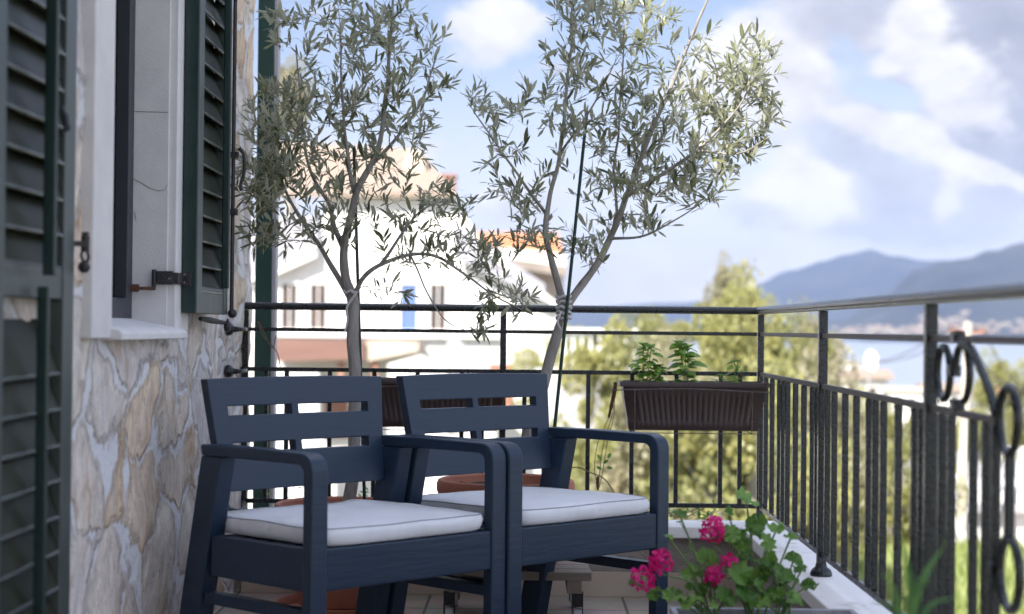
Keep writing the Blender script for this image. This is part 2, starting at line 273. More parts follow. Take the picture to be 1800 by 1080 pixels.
    m2c = n.new('ShaderNodeMix'); m2c.data_type = 'RGBA'; m2c.inputs['B'].default_value = (.16, .12, .10, 1); l.new(pt.outputs[0], m2c.inputs['Factor']); l.new(m2b.outputs['Result'], m2c.inputs['A']); m2 = m2c
    mcol = n.new('ShaderNodeMix'); mcol.data_type = 'RGBA'; mcol.inputs['A'].default_value = (.60, .59, .61, 1); mcol.inputs['B'].default_value = (.86, .86, .88, 1); l.new(nh.outputs[0], mcol.inputs['Factor'])
    mk = n.new('ShaderNodeMapRange'); mk.inputs['From Min'].default_value = .030; mk.inputs['From Max'].default_value = .062; mk.inputs['To Min'].default_value = 1; mk.inputs['To Max'].default_value = 0
    l.new(s2.outputs[0], mk.inputs['Value'])
    m3 = n.new('ShaderNodeMix'); m3.data_type = 'RGBA'; l.new(mcol.outputs['Result'], m3.inputs['B']); l.new(mk.outputs[0], m3.inputs['Factor']); l.new(m2.outputs['Result'], m3.inputs['A'])
    l.new(m3.outputs['Result'], b.inputs['Base Color']); b.inputs['Roughness'].default_value = .9
    # height
    h1 = n.new('ShaderNodeMapRange'); h1.inputs['From Min'].default_value = .02; h1.inputs['From Max'].default_value = .13; h1.interpolation_type = 'SMOOTHSTEP'; l.new(s2.outputs[0], h1.inputs['Value'])
    h2 = n.new('ShaderNodeMath'); h2.operation = 'MULTIPLY_ADD'; h2.inputs[1].default_value = .75; l.new(nv.outputs[0], h2.inputs[0]); l.new(h1.outputs[0], h2.inputs[2])
    h3 = n.new('ShaderNodeMath'); h3.operation = 'MULTIPLY_ADD'; h3.inputs[1].default_value = .5; l.new(nh.outputs[0], h3.inputs[0]); l.new(h2.outputs[0], h3.inputs[2]); h2 = h3
    bp = n.new('ShaderNodeBump'); bp.inputs['Strength'].default_value = 1; bp.inputs['Distance'].default_value = .010; l.new(h2.outputs[0], bp.inputs['Height']); l.new(bp.outputs[0], b.inputs['Normal'])
    return m
M['stonework'] = stone_mat()

# ------------------------------------------------------------------ mesh helpers
def NB(): return bmesh.new()
def box(bm, x0, x1, y0, y1, z0, z1, mat=None):
    vs = [bm.verts.new(p) for p in ((x0, y0, z0), (x1, y0, z0), (x1, y1, z0), (x0, y1, z0), (x0, y0, z1), (x1, y0, z1), (x1, y1, z1), (x0, y1, z1))]
    for f in ((0, 3, 2, 1), (4, 5, 6, 7), (0, 1, 5, 4), (1, 2, 6, 5), (2, 3, 7, 6), (3, 0, 4, 7)):
        bm.faces.new([vs[i] for i in f])
    if mat is not None:
        for v in vs: v.co = mat @ v.co
    return vs
def bar(bm, a, b, w_, h, side=None):
    """box bar from a to b, w_ along side, h along the third axis"""
    a, b = Vector(a), Vector(b); d = (b - a).normalized()
    s = Vector(side) if side is not None else (Vector((0, 0, 1)).cross(d) if abs(d.z) < .95 else Vector((1, 0, 0)))
    s = (s - d * s.dot(d)).normalized(); t = d.cross(s)
    r = []
    for p in (a, b):
        r.append([bm.verts.new(p + s * (i * w_ / 2) + t * (j * h / 2)) for i, j in ((-1, -1), (1, -1), (1, 1), (-1, 1))])
    for i in range(4):
        bm.faces.new((r[0][i], r[0][(i + 1) % 4], r[1][(i + 1) % 4], r[1][i]))
    bm.faces.new(r[0][::-1]); bm.faces.new(r[1])
def tube(bm, pts, r, n=8, caps=True, sq=False):
    pts = [Vector(p) for p in pts]; m = len(pts)
    rs = r if isinstance(r, (list, tuple)) else [r] * m
    ref = None; rings = []
    for i, p in enumerate(pts):
        d = (pts[min(i + 1, m - 1)] - pts[max(i - 1, 0)])
        d = d.normalized() if d.length > 1e-9 else Vector((0, 0, 1))
        if ref is None:
            ref = Vector((1, 0, 0)) if abs(d.x) < .8 else Vector((0, 1, 0))
        s = (ref - d * ref.dot(d)).normalized(); t = d.cross(s); ref = s
        rings.append([bm.verts.new(p + (s * math.cos(2 * math.pi * k / n + (math.pi / 4 if sq else 0)) + t * math.sin(2 * math.pi * k / n + (math.pi / 4 if sq else 0))) * rs[i]) for k in range(n)])
    for i in range(m - 1):
        for k in range(n):
            bm.faces.new((rings[i][k], rings[i][(k + 1) % n], rings[i + 1][(k + 1) % n], rings[i + 1][k]))
    if caps:
        bm.faces.new(rings[0][::-1]); bm.faces.new(rings[-1])
def lathe(bm, prof, c=(0, 0, 0), n=32, sx=1, sy=1):
    c = Vector(c); rings = []
    for (r, z) in prof:
        rings.append([bm.verts.new(c + Vector((r * sx * math.cos(2 * math.pi * k / n), r * sy * math.sin(2 * math.pi * k / n), z))) for k in range(n)])
    for i in range(len(rings) - 1):
        for k in range(n):
            bm.faces.new((rings[i][k], rings[i][(k + 1) % n], rings[i + 1][(k + 1) % n], rings[i + 1][k]))
    bm.faces.new(rings[0][::-1]); bm.faces.new(rings[-1])
def prism(bm, pts, vec):
    vec = Vector(vec); a = [bm.verts.new(p) for p in pts]; b = [bm.verts.new(Vector(p) + vec) for p in pts]; n = len(a)
    bm.faces.new(a); bm.faces.new(b[::-1])
    for i in range(n): bm.faces.new((a[i], b[i], b[(i + 1) % n], a[(i + 1) % n]))
def root_of(o):
    while o.parent: o = o.parent
    return o
def obj(name, bm, mat, parent=None, smooth=40, bevel=0, local=False, segs=2, label=None):
    if not isinstance(bm, bpy.types.Mesh):
        bmesh.ops.recalc_face_normals(bm, faces=bm.faces)
        me = bpy.data.meshes.new(name); bm.to_mesh(me); bm.free()
    else: me = bm
    o = bpy.data.objects.new(name, me); C.objects.link(o)
    if mat: me.materials.append(M[mat] if isinstance(mat, str) else mat)
    if parent:
        o.parent = parent
        if not local: me.transform(Matrix.Translation(-root_of(parent).location))
    if smooth:
        me.polygons.foreach_set('use_smooth', [True] * len(me.polygons)); me.set_sharp_from_angle(angle=R(smooth))
    if bevel:
        b = o.modifiers.new('edge', 'BEVEL'); b.width = bevel; b.segments = segs; b.limit_method = 'ANGLE'; b.angle_limit = R(35); b.harden_normals = True
    if label: o['label'] = label
    return o
def thing(name, label, cat, loc=(0, 0, 0), rz=0, group=None):
    o = bpy.data.objects.new(name, None); C.objects.link(o); o.location = loc; o.rotation_euler = (0, 0, rz); o.empty_display_size = .1
    return tag(o, label, cat, group)
def tag(o, label, cat, group=None):
    o['label'] = label; o['category'] = cat
    if group: o['group'] = group
    return o
def struct(name, bm, mat, **k):
    o = obj(name, bm, mat, **k); o['kind'] = 'structure'; return o
def copy_tree(o, parent=None):
    c = o.copy(); C.objects.link(c); c.parent = parent
    for ch in o.children: copy_tree(ch, c)
    return c
def spline(pts, k=6):
    """Catmull-Rom through the points"""
    P = [Vector(p) for p in pts]; P = [P[0] * 2 - P[1]] + P + [P[-1] * 2 - P[-2]]; out = []
    for i in range(1, len(P) - 2):
        for j in range(k):
            t = j / k; a, b, c, d = P[i - 1], P[i], P[i + 1], P[i + 2]
            out.append(.5 * ((2 * b) + (c - a) * t + (2 * a - 5 * b + 4 * c - d) * t * t + (3 * b - a - 3 * c + d) * t ** 3))
    out.append(P[-2]); return out
def lerp(a, b, t): return a + (b - a) * t

class Leaves:
    """many small leaf faces in one mesh, each with its own tint"""
    def __init__(s): s.v = []; s.f = []; s.t = []
    def leaf(s, p, d, nrm, L, W, tint, bend=.15, pts=((0, 0), (.25, .8), (.55, 1), (.85, .55), (1, 0))):
        d = d.normalized(); sd_ = d.cross(nrm)
        if sd_.length < 1e-6: sd_ = d.orthogonal()
        sd_.normalize(); nn = sd_.cross(d); i0 = len(s.v); k = len(pts)
        for (t, ww) in pts[1:-1]:
            q = p + d * (L * t) - nn * (bend * L * t * t)
            s.v.append(q + sd_ * (W * ww / 2) + nn * (W * .12)); s.v.append(q - sd_ * (W * ww / 2) + nn * (W * .12))
        s.v.append(p.copy()); s.v.append(p + d * L - nn * (bend * L)); a = len(s.v) - 2; b = a + 1
        s.f.append((a, i0, i0 + 1)); s.t.append(tint)
        for j in range(k - 3):
            s.f.append((i0 + 2 * j, i0 + 2 * j + 2, i0 + 2 * j + 3, i0 + 2 * j + 1)); s.t.append(tint)
        s.f.append((i0 + 2 * (k - 3), b, i0 + 2 * (k - 3) + 1)); s.t.append(tint)
    def fan(s, c, ring, tint, tip=None):
        i0 = len(s.v); s.v.append(c); s.v += ring; n = len(ring)
        for j in range(n): s.f.append((i0, i0 + 1 + j, i0 + 1 + (j + 1) % n)); s.t.append(tint)
    def mesh(s, name):
        me = bpy.data.meshes.new(name); me.from_pydata([tuple(q) for q in s.v], [], s.f)
        a = me.attributes.new('tint', 'FLOAT', 'FACE'); a.data.foreach_set('value', s.t); return me

# ------------------------------------------------------------------ balcony: floor, parapets
b = NB(); box(b, -1.1, .76, -3, 5.9, -.25, 0); struct('balcony_floor', b, 'floortile', smooth=0)
pw = thing('parapet_wall', 'low balcony wall with white marble coping under the iron railing', 'parapet', (0, 5.9, 0))
b = NB(); box(b, -1.6, .76, 5.9, 6.06, -2.5, .205); box(b, .762, .86, -3, 6.06, -2.5, .205)
obj('wall', b, 'plaster_grey', pw, smooth=0)
b = NB(); box(b, -.985, .89, 5.87, 6.09, .2055, .246); box(b, .735, .89, -3, 5.868, .2055, .246)
obj('coping', b, 'marble', pw, bevel=.005)
b = NB(); box(b, -.985, .73, 5.888, 5.899, .0, .085); obj('skirting', b, pm('skirting', (.5, .42, .34), (.44, .36, .29), rough=.6, scale=8), pw, bevel=.002)

# ------------------------------------------------------------------ stone house (left)
WX = -.965; WY1 = 6.20; H = 4.08
house = thing('stone_house', 'old stone house wall with green louvred shutters beside the balcony', 'house', (-2, 2, 0))
OP = (3.84, 4.53, .90, 2.9)       # window opening y0 y1 z0 z1
b = NB()
def wall_patch(y0, y1, z0, z1, st=.022):
    ny = max(1, int((y1 - y0) / st)); nz = max(1, int((z1 - z0) / st)); g = []
    for i in range(ny + 1):
        y = y0 + (y1 - y0) * i / ny; row = []
        for j in range(nz + 1):
            z = z0 + (z1 - z0) * j / nz
            d = .012 * mnoise.noise(Vector((y * 3.5, z * 4.5, 0))) + .006 * mnoise.noise(Vector((y * 13, z * 15, 3)))
            rc = max(0, min(1, (y - 5.10) / .45)); d -= .040 * rc * rc * (3 - 2 * rc)
            yy = y
            if y > WY1 - .001: yy = y + .022 * mnoise.noise(Vector((0, z * 5, 1))) + .010 * mnoise.noise(Vector((0, z * 19, 1))); 
            if y > WY1 - .03: d -= .012
            row.append(b.verts.new((WX + d, yy, z)))
        g.append(row)
    for i in range(ny):
        for j in range(nz): b.faces.new((g[i][j], g[i + 1][j], g[i + 1][j + 1], g[i][j + 1]))
    return g
g = wall_patch(OP[1], WY1, -.3, 2.9)
for j in range(len(g[-1]) - 1):      # the end of the wall
    p, q = g[-1][j], g[-1][j + 1]
    r_ = b.verts.new((-1.3, p.co.y, p.co.z)); s_ = b.verts.new((-1.3, q.co.y, q.co.z)); b.faces.new((p, r_, s_, q))
wall_patch(OP[0], OP[1], -.3, OP[2]); wall_patch(3.0, OP[0], -.3, 2.9)
wall_patch(-4, 3.0, -.3, 2.9, .3); wall_patch(-4, WY1, 2.9, H, .25)
wallo = obj('wall', b, 'stonework', house)
b = NB(); box(b, -6, -1.10, -4, WY1 - .03, -6.5, H + .1); box(b, -1.099, -.98, -4, 5.1, 2.92, H - .01); box(b, -1.099, -1.05, 5.1, WY1 - .05, 2.92, H - .01); box(b, -1.098, -.99, 4.56, 5.1, -6, 2.9); box(b, -1.098, -1.05, 5.1, WY1 - .05, -6, 2.9); box(b, -1.098, -.99, -4, 3.8, -6, 2.9); box(b, -1.097, -.99, 3.81, 4.55, -6, .86)
obj('inner_wall', b, 'plaster_grey', house, smooth=0)
b = NB(); box(b, -1.09, 1.3, -4, 2.45, 2.62, 2.80); obj('unseen_shade_slab', b, 'plaster_grey', house, smooth=0)  # unseen slab added behind the camera to darken the balcony shade
win = obj('window', (lambda bb: (box(bb, -1.095, -1.085, 3.8, 4.56, .9, 2.9), bb)[1])(NB()), 'black', house)
b = NB()   # dark aluminium frame
for y0, y1, z0, z1 in ((4.44, 4.545, .9, 2.9), (3.82, 3.92, .9, 2.9), (3.921, 4.439, .9, .99), (3.921, 4.439, 2.82, 2.9)):
    box(b, -1.084, -1.055, y0, y1, z0, z1)
box(b, -1.0835, -1.045, 4.425, 4.44, .99, 2.82)
obj('window_frame', b, 'frame', win, bevel=.003)
b = NB(); box(b, -1.0838, -1.078, 3.921, 4.424, .991, 2.819); obj('pane', b, pm('glass_dark', (.004, .004, .006), rough=.08), win, smooth=0)
b = NB()   # pale stone surround: jambs, reveals, lintel
box(b, -1.10, -.94, 3.665, 3.84, .889, 2.9); box(b, -1.10, -.94, 4.53, 4.70, .905, 2.9); box(b, -1.10, -.938, 3.66, 4.705, 2.902, 3.06)
obj('window_surround', b, 'whitestone', win, bevel=.004, segs=2)
b = NB()   # inner reveal slab with a seam
box(b, -1.10, -.962, 4.522, 4.5305, .92, 2.5); obj('reveal_slab', b, 'whitestone', win, bevel=.0015)
b = NB()
prism(b, [(-1.099, 3.835, .885), (-1.099, 3.835, .945), (-.955, 3.835, .918), (-.922, 3.835, .908), (-.915, 3.835, .900), (-.915, 3.835, .885)], (0, .735, 0))
obj('window_sill', b, 'whitestone', win, bevel=.003)

for nm_, pts_ in (('joint', [(229, 196), (262, 197), (296, 198)]), ('crack', [(229, 311), (240, 318), (252, 324), (262, 331), (278, 336), (290, 334), (294, 325)]), ('crack', [(236, 372), (238, 382), (239, 388)])):
    b = NB(); tube(b, [atY(a, c, 4.5215) for a, c in pts_], .0007, 5); obj(nm_, b, 'frame', win)
# shutters -----------------------------------------------------------
def shutter(name, y0, y1, z0, z1, xb, xf, stile_w, rails, sections, label, slat_tilt, tilt_rods):
    sh = NB()
    for a, c in ((y0, y0 + stile_w[0]), (y1 - stile_w[1], y1)): box(sh, xb, xf, a, c, z0, z1)
    for (ra, rb) in rails: box(sh, xb + .002, xf - .003, y0 + stile_w[0], y1 - stile_w[1], ra, rb)
    s = obj(name, sh, 'stile', house, bevel=.003, label=label)
    # darker painted edge strip
    e = NB(); box(e, xb - .001, xf - .004, y0 - .004, y0 - .0003, z0 + .001, z1 - .001); obj('edge_strip', e, 'shutter', s)
    xm = (xb + xf) / 2 - .008
    for (a, c, pitch, tilt) in sections:
        lv = NB(); glint_beads = NB(); z = a
        while z < c:
            ch = .114; ang = tilt + R(random.uniform(-2, 2)); dx = math.cos(ang) * ch / 2; dz = math.sin(ang) * ch / 2
            jt = random.uniform(-.0012, .0012)
            p0 = Vector((xm + dx, 0, z - dz)); p1 = Vector((xm - dx, 0, z + dz)); nn = Vector((dz, 0, dx)).normalized() * .0045
            prof = []
            for kk in range(9):
                t_ = kk / 8; q = p0.lerp(p1, t_); prof.append(q + nn * math.sin(math.pi * (t_ * .86 + .07)))
            for kk in range(8, -1, -1):
                t_ = kk / 8; q = p0.lerp(p1, t_); prof.append(q - nn * math.sin(math.pi * (t_ * .86 + .07)))
            ya, yb = y0 + stile_w[0] + .002, y1 - stile_w[1] - .002
            A = [lv.verts.new((q.x, ya, q.z + jt)) for q in prof]; B_ = [lv.verts.new((q.x, yb, q.z - jt)) for q in prof]; n_ = len(prof)
            lv.faces.new(A); lv.faces.new(B_[::-1])
            for i in range(n_): lv.faces.new((A[i], B_[i], B_[(i + 1) % n_], A[(i + 1) % n_]))
            tube(glint_beads, [(p0.x - .001, ya, p0.z + jt), (p0.x - .001, yb, p0.z - jt)], .0042, 10)  # bead added along the outer slat edge to draw its line of light
            z += pitch
        obj('louvres', lv, 'louvre', s, smooth=35); obj('louvre_glints', glint_beads, 'lip_glint', s)
    for (yy, xx, a, c, wd) in tilt_rods:
        rd = NB(); box(rd, xx - wd / 2, xx + wd / 2, yy - .007, yy + .007, a, c); obj('tilt_rod', rd, 'shutter', s, bevel=.004, segs=3)
    return s
zr0 = atX(64, 462, -.92).z; zr1 = atX(64, 524, -.92).z; zrod0 = atX(76, 484, -.9).z; zrod1 = atX(65, 504, -.915).z
s1 = shutter('shutter', 2.905, 3.44, .02, 2.35, -.955, -.92, (.078, .078), [(zr1, zr0), (.02, .12), (2.27, 2.35)],
             [(.17, zr1 - .038, .0705, R(68)), (zr0 + .040, 2.25, .0715, R(68))], 'green louvred shutter with a dark upright rod, close to the camera', 0,
             [(3.165, -.893, zrod0, 2.2, .024), (3.165, -.903, .2, zrod1, .022)])
# espagnolette latch on its far edge
b = NB(); L0 = atX(118, 423, -.905); L1 = atX(150, 421, -.86)
bar(b, (-.937, 3.446, L0.z), (-.903, 3.47, L0.z), .010, .011, side=(0, 1, 0))
cpt = Vector((atY(150, 421, 3.472).x, 3.472, L0.z)); tube(b, [cpt + Vector((0, 0, -.016)), cpt + Vector((0, 0, .018))], [.009, .009], 12)
lathe(b, [(.0005, -.0), (.006, .001), (.009, .006)][::-1], cpt + Vector((0, 0, .018)), 12)
tube(b, spline([cpt + Vector(p) for p in ((-.006, 0, -.014), (-.008, 0, -.024), (-.004, 0, -.033), (.002, 0, -.038))]), .0028, 8)
tube(b, spline([cpt + Vector(p) for p in ((.004, 0, -.014), (.007, 0, -.024), (.006, 0, -.032), (.002, 0, -.038))]), .0032, 8)
bmesh.ops.create_uvsphere(b, u_segments=16, v_segments=10, radius=.0125, matrix=Matrix.Translation(cpt + Vector((-.002, 0, -.047))))
obj('latch', b, 'black', s1)
b = NB(); kp = atX(108, 215, -.905); tube(b, [kp + Vector((0, 0, .03)), kp + Vector((.008, .0, .012)), kp + Vector((.012, 0, -.012)), kp + Vector((.0, 0, -.02))], [.003, .006, .007, .004], 8); obj('hook', b, 'frame', s1)

zs0 = atX(345, 551, -.897).z; zs1 = atX(366, 505, -.897).z
s2 = shutter('shutter', 4.60, 5.07, zs0, 2.75, -.935, -.897, (.07, .06), [(zs0, zs1), (2.6, 2.75)], [(zs1 + .038, 2.58, .0705, R(68))],
             'green louvred shutter folded back beyond the window', 0, [(4.93, -.880, zs1 + .0, 2.5, .022)])
b = NB()
tube(b, [(-.886, 5.075, zs0 + .01), (-.886, 5.075, 2.6)], .006, 8)      # bolt rod with knob and handle
for z in (zs0 + .004,): bmesh.ops.create_uvsphere(b, u_segments=12, v_segments=8, radius=.014, matrix=Matrix.Translation((-.884, 5.075, z)))
for zz in (1.25, 1.42, 1.9): box(b, -.895, -.872, 5.060, 5.090, zz, zz + .018)
tube(b, spline([(-.870, 5.08, 1.45), (-.858, 5.09, 1.43), (-.856, 5.09, 1.38), (-.866, 5.09, 1.34), (-.862, 5.09, 1.325)]), .0055, 8)
obj('bolt_rod', b, 'black', s2)
b = NB(); k0 = Vector((-.905, 5.0, zs0 - .010)); tube(b, [(-.93, 4.82, zs0 - .014), (-.915, 4.9, zs0 - .018), (-.9, 5.03, zs0 - .024)], [.006, .009, .006], 8)
lathe(b, [(.002, -.020), (.009, -.016), (.012, -.006), (.011, .004), (.006, .012), (.002, .02)], (-.893, 5.05, zs0 - .032), 12)
obj('shutter_dog', b, 'black', s2)
# hinge between jamb and shutter
b = NB(); hz_ = atY(300, 490, 4.58).z; X = lambda px: atY(px, 500, 4.57).x
HYY = 4.512
box(b, X(283), X(312), HYY - .004, HYY + .004, hz_ - .018, hz_ + .018); tube(b, [(X(279), HYY, hz_ - .024), (X(279), HYY, hz_ + .022)], .0065, 10)
obj('hinge', b, 'black', s2, bevel=.0015); b = NB()
box(b, -.934, X(333), 4.586, 4.5955, hz_ - .020, hz_ + .018); box(b, X(308), -.930, HYY - .003, 4.59, hz_ - .016, hz_ + .014); obj('hinge_plate', b, 'black', s2, bevel=.0015); b = NB()
tube(b, [(X(254), HYY - .006, hz_ - .0285), (X(282), HYY, hz_ - .0285)], .0045, 8); box(b, X(226), X(254), HYY - .014, HYY - .004, hz_ - .038, hz_ - .018)
obj('hinge_arm', b, 'rust', s2); b = NB()
box(b, X(214), X(225), 4.47, 4.50, hz_ - .062, hz_ + .020); obj('hinge_bracket', b, 'black', s2, bevel=.0015); b = NB()
for (px, py) in ((298, 490), (324, 483), (324, 497)):
    tube(b, [atY(px, py, HYY - .006 if px < 310 else 4.583), atY(px, py, HYY - .003 if px < 310 else 4.5865)], .0035, 8)
    obj('screw', b, 'wire', s2); b = NB()


# green pergola post past the end of the wall
b = NB(); pgx0 = atY(447, 600, 6.34).x; pgx1 = atY(476, 600, 6.34).x; box(b, pgx0, pgx1, 6.34, 6.41, -6, 3.4)
po = thing('pergola_post', 'dark green square post rising past the end of the stone wall', 'post', (pgx0, 6.34, 0)); obj('shaft', b, 'post_green', po, bevel=.004)
b = NB(); box(b, pgx1 + .0005, pgx1 + .014, 6.345, 6.402, -6, 3.39); obj('pale_flange', b, 'housegrey', po)

# ------------------------------------------------------------------ iron railing
rail = thing('balcony_railing', 'wrought iron railing round the balcony corner with ring scrolls', 'railing', (.814, 6, .246))
RX, RY = .814, 6.0; Z1, Z2, Z3, Z4 = .994, .909, .769, .306
xl = atY(424, 570, RY).x; yn = 1.2
def handrail(a, b_):
    a, b_ = Vector(a), Vector(b_); d = (b_ - a).normalized(); s = Vector((0, 0, 1)).cross(d)
    prof = [(-.021, -.008), (-.021, .000), (-.016, .006), (-.006, .010), (.006, .010), (.016, .006), (.021, .000), (.021, -.008), (.014, -.009), (.014, -.016), (-.014, -.016), (-.014, -.009)]
    bm = NB(); prism(bm, [a + s * u_ + Vector((0, 0, v_)) for u_, v_ in prof], b_ - a); return bm
obj('handrail', handrail((xl - .0, RY, Z1), (RX + .02, RY, Z1)), 'iron', rail, bevel=.0015)
obj('handrail', handrail((RX, RY - .0212, Z1 + .001), (RX, yn, Z1 + .001)), 'handrail', rail, bevel=.0015)
def iron(name, segs_, r=None):
    bm = NB()
    for sgm in segs_: bar(bm, *sgm)
    return obj(name, bm, 'iron', rail, bevel=.0015)
for z, hh in ((Z2, .013), (Z3, .015), (Z4, .016)):
    iron('crossbar', [((xl - .02 if z != Z1 else xl, RY, z), (RX - .0125, RY, z), .010, hh)])
    spans = [(RY - .013, yn)] if z != Z3 else [(RY - .013, RX * F / 818), (RX * F / 874, yn)]
    for ya_, yb_ in spans:
        _c = iron('crossbar', [((RX, ya_, z), (RX, yb_, z), .010, hh)])
        if z != Z4: _c.data.materials[0] = M['weathered']
posts_x = [atY(p, 560, RY).x for p in (432, 885)] + [RX]
for x in posts_x:
    t = .022
    iron('post', [((x, RY, Z3 + .008), (x, RY, Z1 - .017), t, t, (1, 0, 0)), ((x, RY, .275 if x > .7 else .25), (x, RY, Z3 + .0079), t, t, (1, 0, 0))])
posts_y = [RX * F / 516, RX * F / 704.7, RX * F / 704.7 - 1.35]
for y in posts_y: iron('post', [((RX, y, .262), (RX, y, Z1 - .016), .024, .024, (1, 0, 0))])
fb = NB(); lathe(fb, [(.030, 0), (.031, .005), (.026, .014), (.017, .022), (.014, .034)], (0, 0, 0), 20); 
for k, (x, y) in enumerate([(posts_x[0], RY), (RX, RY)] + [(RX, yy) for yy in posts_y]):
    f2 = NB(); lathe(f2, [(.030, 0), (.031, .005), (.027, .016), (.017, .024), (.0145, .034)], (x, y, .2465), 20); obj('post_foot', f2, 'iron', rail)
fb.free()
# balusters
fx = [467, 503, 579, 657, 733, 811, 847, 921, 956, 1033, 1110, 1188, 1266, 1300]
for p in fx:
    x = atY(p, 770, RY).x; bm = NB(); bar(bm, (x, RY, Z4 + .008), (x, RY, Z3 - .0075), .0155, .0155, (1, 0, 0)); obj('baluster', bm, 'iron', rail, bevel=.0015)
offs = [409, 417, 428, 441, 447.6, 455.3, 469, 483.7, 499, 507, 525, 537, 556, 575.6, 598, 608.7, 623, 649, 678, 690, 725.5, 742, 780.5, 820, 844]
ys = [RX * F / o_ for o_ in offs] + [RX * F / o_ - 1.35 for o_ in offs[12:20]]
for y in ys:
    if y < yn: continue
    bm = NB(); mid_ = abs(y - RX * F / 844) < .002
    bar(bm, (RX, y, atX(1774, 952, RX).z if mid_ else Z4 + .008), (RX, y, atX(1774, 797, RX).z if mid_ else Z3 - .0075), .0155, .0155, (1, 0, 0)); obj('baluster', bm, 'iron', rail, bevel=.0015)
# wall anchors
for (px, py, z) in ((405, 577, Z2), (405, 649, Z3), (405, 878, Z4)):
    ak = Vector((-.992, atX(405, 578, -.992).y, z)); bm = NB(); tube(bm, spline([ak + Vector((.004, 0, 0)), ak + Vector((.034, .02, 0)), ak + Vector((.036, .10, 0)), Vector((posts_x[0], RY, z))]), .0065, 8)
    q = Matrix.Translation(ak) @ Matrix.Rotation(R(90), 4, 'Y')
    for v in []: pass
    lathe(bm, [(.021, -.012), (.022, -.003), (.018, .006), (.010, .012), (.007, .03)], (0, 0, 0), 16)
    for v in bm.verts[-80:]: v.co = q @ v.co
    obj('wall_anchor', bm, 'iron', rail)
# ring and scroll ornaments in the plane of the side railing
def ornament(name, pix, w_=.013, closed=False, k=8):
    p3 = [atX(a, c, RX) for a, c in pix]
    P = spline(p3, k)
    bm = NB(); tube(bm, P, .0092, 4, sq=True); return obj(name, bm, 'iron', rail, bevel=.001)
def ring(name, cxp, cyp, ryp, rr=.0076, open_=None):
    c = atX(cxp, cyp, RX); S_ = F / c.y; r_ = ryp / S_; bm = NB(); pts = []
    a0, a1 = open_ or (0, 360)
    for k in range(33):
        a = R(lerp(a0, a1, k / 32)); pts.append(c + Vector((0, math.cos(a) * r_, math.sin(a) * r_)))
    tube(bm, pts, rr, 6, caps=True); return obj(name, bm, 'iron', rail)
ring('ring', 1659, 656, 46); ring('scroll', 1692, 656, 50, open_=(-8, 258))
ring('ring', 1773, 739, 58, rr=.0085); ring('ring', 1775, 1010, 62, rr=.0085)
bm = NB(); tube(bm, spline([atX(a, c, RX) for a, c in ((1686, 596), (1706, 612), (1724, 648), (1740, 690), (1750, 728))], 6), .0085, 8); obj('scroll_bar', bm, 'iron', rail)
for (px, py) in ((1676, 652), (1683, 592), (1683, 712), (1750, 1000)):
    c = atX(px, py, RX); bm = NB(); box(bm, c.x - .011, c.x + .011, c.y - .016, c.y + .016, c.z - .011, c.z + .011); obj('collar', bm, 'iron', rail, bevel=.002)

